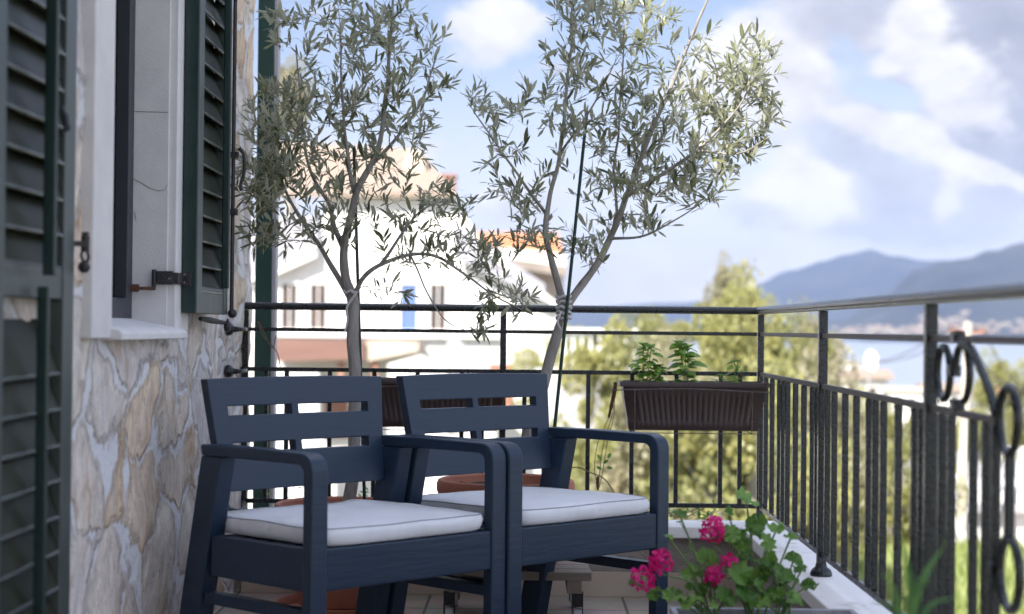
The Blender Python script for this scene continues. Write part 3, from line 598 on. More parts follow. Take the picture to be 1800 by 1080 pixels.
# ------------------------------------------------------------------ armchairs
def make_chair():
    W, wl, tl, at, ab, h = .66, .053, .034, .391, .289, .618
    root = thing('armchair', 'x', 'armchair')
    def arm(x0, x1):
        # front leg, rounded corner and armrest as one bent band
        o_ = [];  i_ = []; rr = .045; th = .028
        o_.append((-.000, 0)); i_.append((tl, 0))
        for k in range(7):
            a = R(180 - 90 * k / 6); o_.append((rr + rr * math.cos(a), h - rr + rr * math.sin(a)))
        for k in range(7):
            a = R(180 - 90 * k / 6); r2 = .022; i_.append((tl + r2 + r2 * math.cos(a), h - th - r2 + r2 * math.sin(a)))
        o_.append((.25, h + .002)); i_.append((.25, h - th + .001)); o_.append((.448, h + .001)); i_.append((.44, h - th))
        bm = NB(); A = []
        for x in (x0, x1):
            A.append(([bm.verts.new((x, y, z)) for y, z in o_], [bm.verts.new((x, y, z)) for y, z in i_]))
        (oa, ia), (ob, ib) = A; n = len(oa)
        for k in range(n - 1):
            bm.faces.new((oa[k], oa[k + 1], ob[k + 1], ob[k])); bm.faces.new((ia[k], ib[k], ib[k + 1], ia[k + 1]))
            bm.faces.new((oa[k], ia[k], ia[k + 1], oa[k + 1])); bm.faces.new((ob[k], ob[k + 1], ib[k + 1], ib[k]))
        bm.faces.new((oa[0], ob[0], ib[0], ia[0])); bm.faces.new((oa[-1], ia[-1], ib[-1], ob[-1]))
        return bm
    for x0 in (0, W - wl):
        obj('armrest', arm(x0, x0 + wl), 'resin', root, local=True, bevel=.006, segs=3)
        bm = NB()
        prism(bm, [(x0 + .001, .362, h - .0285), (x0 + .001, .444, h - .0285), (x0 + .001, .570, 0), (x0 + .001, .490, 0)], (wl - .002, 0, 0))
        obj('rear_leg', bm, 'resin', root, local=True, bevel=.005, segs=3)
        bm = NB(); x = x0 + .008; box(bm, x, x + wl - .016, tl - .002, .405, ab, at); obj('side_apron', bm, 'resin', root, local=True, bevel=.004)
        bm = NB(); box(bm, x, x + wl - .018, tl - .002, .43, .217, .246); obj('stretcher', bm, 'resin', root, local=True, bevel=.003)
    bm = NB(); box(bm, wl - .001, W - wl + .001, .004, .028, ab, at); obj('front_apron', bm, 'resin', root, local=True, bevel=.005, segs=3)
    bm = NB(); box(bm, wl + .0, W - wl, .40, .425, ab, at - .005); obj('rear_apron', bm, 'resin', root, local=True, bevel=.003)
    bm = NB()
    for k in range(7):
        y = .034 + k * .053; box(bm, wl - .002, W - wl + .002, y, y + .046, at - .022, at - .004)
    obj('seat', bm, 'resin', root, local=True, bevel=.002)
    # backrest with two rows of slots
    us = [0, .085, .298, .326, .575, 1]; bm = NB()
    U0 = .031; U1 = .629
    xs = [U0, .088, .305, .330, .575, U1]; nsub = [1, 4, 1, 4, 1]
    zs = [.495, .592, .617, .687, .712, .782]
    XS = [xs[0]]
    cellx = []
    for k in range(5):
        for j in range(1, nsub[k] + 1):
            XS.append(lerp(xs[k], xs[k + 1], j / nsub[k])); cellx.append(k)
    def pos(x, z, back):
        t = (z - .495) / .287; wtop, wbot = .598, .545; c = .33
        half = lerp(wbot, wtop, t) / 2
        e = (x - c) / .299
        xx = c + e * half
        curve = -.010 * e * e * (0.4 + .6 * t)
        y = lerp(.447, .498, t) + curve + .006 - (0 if back else .030)
        zz = z + (.004 * (1 - e * e) if z > .75 else 0)
        return (xx, y, zz)
    G = {}
    for i, x in enumerate(XS):
        for j, z in enumerate(zs):
            for s_ in (0, 1): G[i, j, s_] = bm.verts.new(pos(x, z, s_))
    solid = lambda i, j: 0 <= i < len(cellx) and 0 <= j < 5 and not (cellx[i] in (1, 3) and j in (1, 3))
    for i in range(len(cellx)):
        for j in range(5):
            if not solid(i, j): continue
            bm.faces.new([G[a, c_, 0] for a, c_ in ((i, j), (i + 1, j), (i + 1, j + 1), (i, j + 1))])
            bm.faces.new([G[a, c_, 1] for a, c_ in ((i, j), (i, j + 1), (i + 1, j + 1), (i + 1, j))])
            for di, dj, e1, e2 in ((-1, 0, (i, j + 1), (i, j)), (1, 0, (i + 1, j), (i + 1, j + 1)), (0, -1, (i, j), (i + 1, j)), (0, 1, (i + 1, j + 1), (i, j + 1))):
                if not solid(i + di, j + dj):
                    bm.faces.new((G[e1[0], e1[1], 0], G[e1[0], e1[1], 1], G[e2[0], e2[1], 1], G[e2[0], e2[1], 0]))
    obj('backrest', bm, 'resin', root, local=True, bevel=.0035, segs=2)
    return root
def make_cushion(x0, x1, y0, y1, z0, z1, seed):
    """puffy box cushion with piping and gathered sides"""
    N = 48; bm = NB(); rings = []
    cxx, cyy = (x0 + x1) / 2, (y0 + y1) / 2; hx, hy = (x1 - x0) / 2, (y1 - y0) / 2
    def outline(a, grow=0):
        # superellipse
        ca, sa = math.cos(a), math.sin(a); e = 10
        r = (abs(ca) ** e + abs(sa) ** e) ** (-1 / e); return Vector((cxx + ca * r * (hx + grow), cyy + sa * r * (hy + grow), 0))
    NA = 160; h = z1 - z0
    lv = [(-.012, 0.0), (0.0, .10), (.005, .35), (.006, .62), (.002, .82), (-.001, .90)]
    seam_pts = []
    for g_, t in lv:
        row = []
        for k in range(NA):
            a = 2 * math.pi * k / NA; p = outline(a, g_)
            wr = mnoise.noise(Vector((k * .55, seed, 0))) * .0060 * math.sin(math.pi * min(1, t)) + mnoise.noise(Vector((k * .13, seed, t * 2))) * .004
            dirv = Vector((p.x - cxx, p.y - cyy, 0)).normalized()
            p += dirv * wr
            wob = .004 * mnoise.noise(Vector((k * .07, seed * 2, 1)))
            p.z = z0 + h * t + wob * t; row.append(bm.verts.new(p))
            if t == .90: seam_pts.append(p + dirv * .001)
        rings.append(row)
    for s_ in (.955, .88, .76, .6, .42, .22):
        row = []
        for k in range(NA):
            a = 2 * math.pi * k / NA; p = outline(a, -.001); q = Vector((lerp(cxx, p.x, s_), lerp(cyy, p.y, s_), 0))
            q.z = z0 + h * (.92 + .12 * (1 - s_ ** 4)) + .0060 * mnoise.noise(Vector((q.x * 9, q.y * 12, seed))) + .0030 * abs(mnoise.noise(Vector((q.x * 30, q.y * 18, seed))))
            row.append(bm.verts.new(q))
        rings.append(row)
    for i in range(len(rings) - 1):
        for k in range(NA): bm.faces.new((rings[i][k], rings[i][(k + 1) % NA], rings[i + 1][(k + 1) % NA], rings[i + 1][k]))
    bm.faces.new(rings[0][::-1]); bm.faces.new(rings[-1])
    return bm, seam_pts
chair = make_chair()
chair['label'] = 'navy slatted armchair beside the stone wall'; chair['group'] = 'navy garden armchairs'
chair.location = (-.508, 4.022, 0); chair.rotation_euler = (0, 0, .812)
ch2 = copy_tree(chair); ch2['label'] = 'navy slatted armchair nearer the hanging brown planter and geraniums'
ch2.location = (-.047, 4.495, 0); ch2.rotation_euler = (0, 0, .799)
for k, (loc, rz, lb) in enumerate((((-.508, 4.022, 0), .812, 'pale grey box cushion on the armchair beside the stone wall'), ((-.047, 4.495, 0), .799, 'pale grey box cushion on the armchair nearer the hanging planter'))):
    cu = thing('seat_cushion', lb, 'cushion', loc, rz, 'pale seat cushions')
    bm, sp2 = make_cushion(.053, .605, .008, .490, .392, .440, 3.3 + k * 5)
    obj('cover', bm, 'fabric', cu, local=True, smooth=60)
    bm = NB(); tube(bm, sp2 + [sp2[0]], .0016, 6, caps=False); obj('piping', bm, 'seam', cu, local=True)

# ------------------------------------------------------------------ pots, dolly, planters
def pot(cx0, cy0, z0, r, h, name='terracotta_pot', label='', flare=.78):
    t = thing(name, label, 'plant pot', (cx0, cy0, z0), 0, 'terracotta pots under the olive trees')
    bm = NB()
    rb = r * .62
    prof = [(rb, 0), (rb + .004, .01), (lerp(rb, r * flare, .45), h * .45), (r * .84, h - .065), (r * .86, h - .058), (r * .97, h - .052), (r * 1.0, h - .035), (r, h - .016), (r * .975, h - .003), (r * .94, h), (r * .905, h - .006), (r * .89, h - .03), (r * .86, h - .04)]
    lathe(bm, prof, (0, 0, 0), 48); obj('body', bm, 'terracotta', t, local=True)
    bm = NB(); ring_ = []
    for i in range(10):
        rr = r * .875 * i / 9
        ring_.append([bm.verts.new((rr * math.cos(2 * math.pi * k / 36) if i else 0, rr * math.sin(2 * math.pi * k / 36) if i else 0, h - .028 + .012 * mnoise.noise(Vector((rr * 20 * math.cos(k / 36 * 6.283), rr * 20 * math.sin(k / 36 * 6.283), cx0 * 5))))) for k in (range(36) if i else range(1))])
    for k in range(36): bm.faces.new((ring_[0][0], ring_[1][k], ring_[1][(k + 1) % 36]))
    for i in range(1, 9):
        for k in range(36): bm.faces.new((ring_[i][k], ring_[i + 1][k], ring_[i + 1][(k + 1) % 36], ring_[i][(k + 1) % 36]))
    obj('soil', bm, 'soil', t, local=True)
    return t
p1 = atY(600, 888, 5.52); POT1 = Vector((p1.x, 5.52, .03)); pot(p1.x, 5.52, .03, .218, p1.z + .008 - .03, label='terracotta pot standing in a saucer close to the stone wall')
p2 = atY(889, 846, 5.48); POT2 = Vector((p2.x, 5.48, .20)); 
def saucer(c, r, z, label):
    bm = NB(); lathe(bm, [(r * .8, 0), (r * .96, .004), (r, .03), (r * 1.01, .036), (r * .985, .038), (r * .96, .034), (r * .92, .010), (r * .7, .008)], (0, 0, 0), 40)
    o = obj('saucer', bm, 'terracotta'); o.location = (c.x, c.y, z); return tag(o, label, 'saucer', 'terracotta saucers')
saucer(POT1, .205, .0, 'terracotta saucer lying on the floor tiles')
DZ = .172
saucer(POT2, .175, DZ + .0005, 'terracotta saucer resting on the wooden rolling stand')
pot(p2.x, 5.48, DZ + .010, .222, p2.z + .008 - DZ - .010, label='terracotta pot on the wooden rolling stand')
dl = thing('plant_dolly', 'weathered wooden plant stand rolling on small castors', 'plant stand', (p2.x, 5.48, 0))
dx0 = atY(772, 1010, 5.26).x; dx1 = atY(1040, 1010, 5.26).x
bm = NB()
for k in range(5):
    y = 5.26 + k * .092; box(bm, dx0, dx1 - .004 * (k % 2), y, y + .084, DZ - .026, DZ)
obj('slats', bm, 'wood', dl, bevel=.002)
for x in (dx0 + .03, dx1 - .075):
    bm = NB(); box(bm, x, x + .045, 5.262, 5.71, DZ - .066, DZ - .0265); obj('bearer', bm, 'wood', dl, bevel=.002)
for x in (atY(790, 1055, 5.3).x, atY(1015, 1058, 5.3).x):
    for y in (5.30, 5.66):
        bm = NB(); box(bm, x - .018, x + .018, y - .018, y + .018, DZ - .070, DZ - .0665); box(bm, x - .0175, x - .0145, y - .016, y + .016, .022, DZ - .0702); box(bm, x + .0145, x + .0175, y - .016, y + .016, .022, DZ - .0702); box(bm, x - .0144, x + .0144, y - .014, y + .014, .062, DZ - .0703)
        cs = obj('castor', bm, 'black', dl)
        bm = NB(); tube(bm, [(x - .0125, y, .0285), (x + .0125, y, .0285)], .0285, 20); obj('wheel', bm, 'caster', cs, bevel=.003)

def planter(xa, xb, y, label):
    t = thing('window_box', label, 'planter', ((xa + xb) / 2, y, .575), 0, 'brown plastic railing planters')
    wdt = (xb - xa); zt = .745; zb = .580; bm = NB()
    # profile front with ribs: outline rectangle tapering down
    def ringat(z, gx, gy, ribs=0):
        pts = []; x0, x1, y0, y1 = xa + gx, xb - gx, y + gy, y + .165 - gy; n = 168
        for k in range(n + 1):
            u_ = k / n; xx = lerp(x0, x1, u_)
            rb_ = 0
            if ribs and .085 < u_ < .915: rb_ = -ribs * abs(math.sin(math.pi * (u_ - .085) / .83 * 21)) ** .7
            pts.append((xx, y0 + ribs * 1.0 + rb_, z))
        pts.append((x1, y1, z)); pts.append((x0, y1, z)); return [bm.verts.new(p) for p in pts]
    rows = [ringat(zb, .030, .030), ringat(zb + .003, .027, .027), ringat(zb + .030, .024, .024), ringat(zb + .036, .024, .024, .006), ringat(zb + .112, .010, .012, .006), ringat(zb + .118, .010, .012),
            ringat(zt - .017, .006, .008), ringat(zt - .016, -.004, -.002), ringat(zt - .002, -.005, -.003), ringat(zt, -.003, -.001), ringat(zt, .006, .008), ringat(zt - .02, .010, .012)]
    for i in range(len(rows) - 1):
        n = len(rows[i])
        for k in range(n): bm.faces.new((rows[i][k], rows[i][(k + 1) % n], rows[i + 1][(k + 1) % n], rows[i + 1][k]))
    bm.faces.new(rows[0][::-1])
    obj('body', bm, 'planter', t, smooth=50)
    bm = NB(); box(bm, xa + .012, xb - .012, y + .014, y + .150, zt - .030, zt - .022); obj('soil', bm, 'soil', t, smooth=0)
    bm = NB(); zz = zt - .028; yw = y - .010
    xi0, xi1 = xa + .045, xb - .055
    tube(bm, spline([(xa - .035, RY - .015, zz + .022), (xa - .03, y + .05, zz + .012), (xa - .028, yw + .01, zz), (xi0, yw, zz + .002), ((xa + xb) / 2, yw, zz + .006), (xi1, yw, zz - .002), (xb + .02, yw + .01, zz), (xb + .02, RY - .015, zz + .02)], 6), .0018, 6)
    for xx in (xi0, xi1):
        tube(bm, spline([(xx, yw, zz), (xx + .001, yw, zb + .05), (xx, yw + .004, zb + .002), (xx, yw + .012, zb - .006), (xx, y + .16, zb - .006)], 6), .0017, 6)
    tube(bm, [(xi0 - .02, yw + .012, zb - .0075), (xi1 + .02, yw + .012, zb - .0075)], .0017, 6)
    obj('wire_bracket', bm, 'wire', t)
    return t
PA0 = atY(1092, 700, 5.77).x; PA1 = atY(1350, 700, 5.77).x
planter(PA0, PA1, 5.77, 'dark brown ribbed planter with herbs hanging near the railing corner')
PB0 = atY(640, 700, 5.80).x; PB1 = atY(892, 700, 5.80).x
planter(PB0, PB1, 5.80, 'dark brown empty planter hanging on the railing behind the two armchairs')

# herbs in the planter
def herb(px, py_top, seed, n_st, lab, spread=.05, leafL=.048):
    rnd = random.Random(seed); base = atY(px, 672, 5.84); base.z = .72
    t = thing('herb_plant', lab, 'herb', base, 0, 'herbs in the railing planter')
    topz = atY(px, py_top, 5.84).z; Hh = topz - .72
    st = NB(); L = Leaves()
    for s_ in range(n_st):
        a = rnd.uniform(0, 6.28); k = rnd.uniform(.75, 1.0); tip = base + Vector((math.cos(a) * spread * rnd.uniform(.3, 1), math.sin(a) * spread * .6, Hh * k - .012))
        P = spline([base + Vector((math.cos(a) * .012, math.sin(a) * .012, -.02)), base.lerp(tip, .5) + Vector((rnd.uniform(-.01, .01), 0, 0)), tip], 8)
        tube(st, P, .0018, 5)
        for i in range(4, len(P), 2):
            tt = i / len(P)
            for q in range(2):
                ang = a + i * 1.1 + q * math.pi; d = Vector((math.cos(ang), math.sin(ang), rnd.uniform(-.25, .35)))
                ll = leafL * rnd.uniform(.6, 1.15) * (1.1 - .35 * abs(tt - .6))
                L.leaf(P[i] + d * .006, d, Vector((rnd.uniform(-.4, .4), rnd.uniform(-.6, .1), 1)), ll, ll * .62, rnd.random(), .3)
        for q in range(5):
            ang = q * 1.257 + a; d = Vector((math.cos(ang), math.sin(ang), .7)); L.leaf(P[-1], d, Vector((0, 0, 1)), leafL * .7, leafL * .45, rnd.uniform(.5, 1), .2)
    obj('stems', st, 'stem', t); obj('leaves', L.mesh('leaves'), 'herb', t)
herb(1128, 603, 1, 3, 'leafy green herb at the wire hook end of the brown planter', .045)
herb(1150, 640, 2, 3, 'short bushy herb between the two tall ones in the brown planter', .035, .040)
herb(1208, 598, 3, 4, 'tall spreading green herb in the middle of the brown planter', .055, .052)
herb(1268, 648, 4, 1, 'tiny seedling herb beside the railing in the brown planter', .03, .026)
herb(1296, 628, 5, 2, 'small upright herb at the railing corner end of the brown planter', .02, .028)

# twine hanging from the planter hook
tw = thing('garden_twine', 'rusty twine hanging from the hook of the brown planter', 'twine', atY(1078, 680, 5.8))
bm = NB()
for dxx, s_ in ((0, 1), (3, 2), (-5, 3)):
    tube(bm, spline([atY(1080, 676, 5.80), atY(1076 + dxx, 730, 5.81), atY(1062 + dxx * 2, 775, 5.82), atY(1055 + dxx * 2, 820, 5.83), atY(1052 + dxx * .3, 858, 5.83)], 6), .0014, 5)
obj('strands', bm, 'dryvine', tw)
bm = NB(); tube(bm, spline([atY(1082, 672, 5.80), atY(1080, 690, 5.80), atY(1075, 712, 5.80), atY(1070, 735, 5.805)], 5), [.006] * 4 + [.007] * 4 + [.006] * 4 + [.0045] * 3 + [.003], 8); tube(bm, [atY(1051, 838, 5.83), atY(1050, 850, 5.83), atY(1051, 862, 5.83)], [.004, .0055, .003], 8); obj('knot', bm, 'rust', tw)
L = Leaves()
for (px, py, a) in ((1060, 815, .6), (1066, 822, -.1), (1058, 826, 2.6), (1068, 806, 1.0), (1056, 808, 2.2)):
    L.leaf(atY(px, py, 5.81), Vector((math.cos(a), -.2, math.sin(a))), Vector((0, -1, .4)), .022, .012, random.random())
obj('leaves', L.mesh('leaves'), 'geranium', tw)
vine_n = 0
for nm_, lab, pts_, r_, grp in (('dry_vine', 'dry bare vine shoot arching above the pot behind the armchair', [(985, 825), (1015, 822), (1040, 832), (1062, 842), (1080, 866)], .0022, 0),
                    ('dry_vine', 'thin curling tendril climbing past the green post', [(485, 590), (478, 612), (455, 566), (462, 590), (486, 618), (493, 648)], .0016, 0),
                    ('dry_vine', 'fine loose tendril looping across the end of the stone wall', [(428, 608), (412, 625), (408, 645), (418, 664), (424, 690)], .0014, 0)):
    P = spline([atY(a, c, 5.83) for a, c in pts_], 8); bm = NB(); tube(bm, P, r_, 6)
    o = obj(nm_, bm, 'dryvine'); tag(o, lab, 'vine', 'dry vine shoots')

# ------------------------------------------------------------------ olive trees
def olive(name, label, limbs, blobs, Y0, seed, nattr, base, leafL=.051):
    rnd = random.Random(seed)
    t = thing(name, label, 'olive tree', base, 0, 'potted olive trees')
    tk = NB(); nodes = []; 
    for (pts_, r0, r1) in limbs:
        P = spline([atY(a, c, Y0 + dy) for a, c, dy in pts_], 7); n = len(P)
        P = [p + Vector((mnoise.noise(p * 9) * .006, mnoise.noise(p * 9 + Vector((5, 0, 0))) * .006, 0)) for p in P]
        rs = [lerp(r0, r1, (i / (n - 1)) ** .9) * (1 + .10 * mnoise.noise(p * 22)) for i, p in enumerate(P)]
        tube(tk, P, rs, 9)
        for i, p in enumerate(P):
            if rs[i] < .0125: nodes.append((p, rs[i], (P[min(i + 1, n - 1)] - P[max(i - 1, 0)]).normalized()))
    obj('trunk', tk, 'bark', t)
    # attractors
    A = []
    tot = sum(b_[4] for b_ in blobs)
    for (px, py, rx, ry, wgt) in blobs:
        for _ in range(max(2, int(nattr * wgt / tot))):
            while True:
                a, c, d = rnd.uniform(-1, 1), rnd.uniform(-1, 1), rnd.uniform(-1, 1)
                if a * a + c * c + d * d < 1: break
            A.append(atY(px + a * rx, py + c * ry, Y0 + d * .27))
    br = NB(); L = Leaves()
    A.sort(key=lambda p: min((p - q[0]).length for q in nodes))
    leaves_n = 0
    for p in A:
        best = None; bd = 1e9
        for q in nodes:
            v = p - q[0]; dl_ = v.length
            if dl_ < .01: continue
            cost = dl_ * (1.0 + .45 * (1 - v.dot(q[2]) / dl_)) + max(0, q[0].z - p.z) * .25
            if cost < bd: bd = cost; best = q
        q0, r0, d0 = best; v = p - q0; ln = v.length
        mid = q0 + d0 * (ln * .35) + v * .22 + Vector((rnd.uniform(-1, 1), rnd.uniform(-1, 1), rnd.uniform(-.5, 1))) * ln * .06
        m2 = q0.lerp(p, .72) + Vector((rnd.uniform(-1, 1), rnd.uniform(-1, 1), rnd.uniform(-.3, .9))) * ln * .07
        end = p + Vector((rnd.uniform(-1, 1), rnd.uniform(-1, 1), rnd.uniform(-.5, 1.4))) * .035
        P = spline([q0, mid, m2, end], 5); n = len(P)
        ra = min(r0 * .7, .0010 + ln * .008); rb = .0006
        tube(br, P, [lerp(ra, rb, (i / (n - 1)) ** .7) for i in range(n)], 5, caps=False)
        for i in range(3, n, 2): nodes.append((P[i], lerp(ra, rb, i / n), (P[min(i + 1, n - 1)] - P[i - 1]).normalized()))
        # leaves along the last part
        acc = 0; step = .0165; tot_l = sum((P[i + 1] - P[i]).length for i in range(n - 1)); run = 0; start = max(0, tot_l - rnd.uniform(.05, .12)); k = 0; nextp = start
        for i in range(n - 1):
            sg = P[i + 1] - P[i]; sl = sg.length; dd = sg.normalized()
            while nextp <= run + sl and sl > 0:
                pt = P[i] + dd * (nextp - run); o1 = dd.orthogonal().normalized(); o1.rotate(Quaternion(dd, k * 1.57 + rnd.uniform(-.5, .5)))
                for sgn in (1, -1):
                    if rnd.random() < .16: continue
                    ld = dd * rnd.uniform(.5, 1.1) + o1 * sgn * rnd.uniform(.35, .9) + Vector((0, 0, rnd.uniform(-.1, .3)))
                    nr_ = Vector((rnd.uniform(-.7, .7), rnd.uniform(-.7, .5), 1)); ll = leafL * rnd.choice((rnd.uniform(.4, .8), rnd.uniform(.8, 1.25)))
                    L.leaf(pt, ld, nr_, ll, ll * rnd.uniform(.18, .26), rnd.random(), rnd.uniform(-.12, .16)); leaves_n += 1
                nextp += step * rnd.uniform(.8, 1.3); k += 1
            run += sl
        L.leaf(P[-1], P[-1] - P[-2], Vector((rnd.random(), rnd.random(), 1)), leafL * .8, .009, rnd.random(), .1)
    obj('branches', br, 'twig', t); obj('crown', L.mesh('crown'), 'olive', t, smooth=0)
    print('olive leaves', leaves_n)
    return t
OY1 = 5.50
T1 = [([(612, 892, 0), (622, 800, 0), (624, 700, 0), (621, 610, 0), (621, 545, 0), (617, 510, 0)], .0215, .0185),
      ([(618, 520, 0), (606, 480, 0), (606, 430, -.01), (624, 350, -.02), (650, 295, -.02), (668, 250, 0), (678, 170, .04), (686, 80, .05), (692, -30, .05)], .0165, .004),
      ([(616, 525, 0), (590, 480, .03), (560, 432, .05), (530, 385, .08), (500, 330, .1), (478, 250, .1)], .011, .003),
      ([(622, 520, 0), (640, 488, -.03), (668, 466, -.05), (720, 448, -.08), (770, 452, -.1), (820, 485, -.1), (870, 520, -.1), (925, 548, -.1)], .009, .002),
      ([(606, 440, 0), (588, 400, .03), (578, 360, .08), (545, 300, .12), (530, 200, .16), (520, 80, .2)], .010, .0025),
      ([(668, 466, -.05), (700, 420, -.08), (740, 370, -.1), (790, 350, -.1)], .006, .002),
      ([(626, 345, 0), (610, 270, -.08), (602, 160, -.12), (598, 40, -.15)], .008, .002),
      ([(652, 292, 0), (700, 240, -.05), (745, 170, -.05), (770, 90, -.05)], .007, .002),
      ([(720, 448, -.08), (745, 500, -.12), (780, 560, -.12), (828, 585, -.12)], .0035, .0012)]
B1 = [(600, 130, 100, 120, 3), (690, 120, 90, 120, 2.6), (480, 240, 62, 110, 4.2), (560, 260, 110, 100, 3.6), (700, 240, 85, 80, 1.8), (640, 360, 120, 70, 2.2), (462, 350, 52, 90, 3.0), (770, 380, 60, 55, 1.4),
      (750, 440, 90, 40, 1.2), (850, 455, 60, 40, 1.2), (880, 525, 60, 35, 1.0), (510, 50, 50, 60, .8), (620, 20, 110, 60, 1.3), (835, 585, 20, 14, .2), (530, 420, 60, 30, .8), (770, 130, 30, 80, .5), (700, 520, 60, 20, .3), (450, 430, 30, 20, .4)]
olive('olive_tree', 'olive tree with upright trunk in the pot close to the stone wall', T1, B1, OY1, 11, 570, POT1)
OY2 = 5.46
T2 = [([(900, 850, 0), (925, 770, 0), (950, 690, 0), (972, 610, 0), (990, 555, 0), (993, 530, 0)], .020, .0165),
      ([(992, 542, 0), (984, 505, -.01), (968, 455, -.02), (960, 400, -.03), (966, 350, -.02), (980, 290, 0), (992, 200, 0), (1002, 100, 0), (1008, -20, 0)], .0135, .003),
      ([(994, 542, 0), (1025, 500, .02), (1058, 452, .02), (1082, 400, 0), (1098, 350, 0), (1118, 300, 0), (1150, 225, -.03), (1185, 140, -.05), (1222, 50, -.08), (1250, -20, -.1)], .014, .0035),
      ([(962, 380, 0), (930, 335, -.05), (895, 285, -.08), (860, 235, -.1), (832, 195, -.1)], .006, .0018),
      ([(1100, 345, 0), (1160, 310, -.06), (1225, 265, -.12), (1285, 205, -.18), (1330, 130, -.2)], .008, .002),
      ([(1068, 430, 0), (1085, 380, .08), (1080, 300, .12), (1090, 180, .15), (1100, 40, .15)], .007, .002),
      ([(1075, 420, 0), (1130, 415, -.05), (1190, 385, -.08), (1245, 350, -.1)], .005, .0015),
      ([(1225, 265, -.12), (1300, 270, -.16), (1355, 240, -.2)], .004, .0015), ([(985, 270, 0), (1040, 190, -.08), (1080, 110, -.1)], .005, .0015)]
B2 = [(1000, 140, 90, 110, 2.2), (1100, 100, 100, 100, 2.2), (1170, 215, 90, 90, 3.2), (1280, 215, 80, 95, 3.6), (1320, 130, 62, 70, 1.7), (1060, 290, 100, 80, 2.6), (880, 210, 60, 60, .9), (900, 310, 55, 50, .9), (1240, 300, 70, 45, 1.5),
      (955, 430, 60, 35, .8), (1030, 415, 40, 40, .7), (1130, 400, 50, 22, .7), (1250, 365, 25, 22, .3), (1100, 15, 90, 45, 1.4), (925, 375, 45, 40, .5), (1160, 320, 80, 45, 1.8), (1235, 70, 14, 60, .4), (1345, 200, 35, 70, .9), (1010, 20, 50, 50, .8), (845, 180, 30, 30, .3), (1050, 460, 30, 20, .3)]
olive('olive_tree', 'olive tree with leaning forked trunk above the pot on the rolling stand', T2, B2, OY2, 23, 590, Vector((atY(900, 850, OY2).x, OY2, atY(900, 850, OY2).z)))
# stakes and ties
for lab, a, c, y in (('thin dark green stake tied to the upright olive trunk', (641, 890), (622, 262), 5.545), ('thin dark green stake tied to the leaning forked olive tree', (963, 868), (1032, 196), 5.42)):
    bm = NB(); pa, pb = atY(*a, y), atY(*c, y); tube(bm, [pa, pa.lerp(pb, .5), pb, pb + (pb - pa).normalized() * .006], [.0055, .0055, .005, .002], 8)
    o = obj('plant_stake', bm, 'stake'); tag(o, lab, 'stake', 'plant stakes')
def rag(px, py, y, r, n, lab, tail):
    t = thing('trunk_tie', lab, 'tie', atY(px, py, y), 0, 'cloth ties round the olive trunks'); bm = NB()
    for k in range(n):
        c = atY(px, py + (k - n / 2) * 9, y); pts_ = [c + Vector((r * math.cos(a / 16 * 6.283), r * math.sin(a / 16 * 6.283), .004 * math.sin(a * 1.7 + k))) for a in range(17)]
        tube(bm, pts_, [.005 + .0025 * mnoise.noise(Vector((a * .9, k * 3, 1))) for a in range(17)], 7, caps=False)
    obj('wrap', bm, 'cloth_tie', t)
    bm = NB(); P = spline([atY(a, c, y - .03) for a, c in tail], 6); tube(bm, P, [.0045 * (1 - .4 * i / len(P)) for i in range(len(P))], 6); obj('tail', bm, 'cloth_tie', t)
rag(991, 545, 5.45, .022, 5, 'grey white cloth rag wrapped below the fork of the leaning olive', [(986, 548), (980, 566), (986, 580)])
rag(617, 518, 5.495, .022, 1, 'thin pale strip tied round the upright olive trunk', [(626, 516), (610, 540), (611, 562), (606, 584)])

# ------------------------------------------------------------------ geranium trough in front
GY = 3.86
gx0 = atY(1190, 1075, GY).x; gx1 = atY(1530, 1075, GY).x; gz = atY(1350, 1069, GY + .20).z
tr = thing('flower_trough', 'grey stone flower trough standing on the tiles by the parapet', 'planter', ((gx0 + gx1) / 2, GY, 0))
bm = NB()
def rrect(z, g): return [(gx0 + g, GY + g, z), (gx1 - g, GY + g, z), (gx1 - g, GY + .20 - g, z), (gx0 + g, GY + .20 - g, z)]
lv = [(0, .02), (gz - .03, .008), (gz - .028, 0), (gz, 0), (gz, .014), (gz - .03, .018)]
rows = [[bm.verts.new(p) for p in rrect(z, g)] for z, g in lv]
for i in range(len(rows) - 1):
    for k in range(4): bm.faces.new((rows[i][k], rows[i][(k + 1) % 4], rows[i + 1][(k + 1) % 4], rows[i + 1][k]))
bm.faces.new(rows[0][::-1]); obj('body', bm, pm('trough', (.30, .31, .36), (.40, .40, .43), rough=.7, scale=14, c3=(.16, .16, .19), t3=.6, s3=18), tr, bevel=.003)
bm = NB(); box(bm, gx0 + .017, gx1 - .017, GY + .017, GY + .183, gz - .04, gz - .025); obj('soil', bm, 'soil', tr, smooth=0)

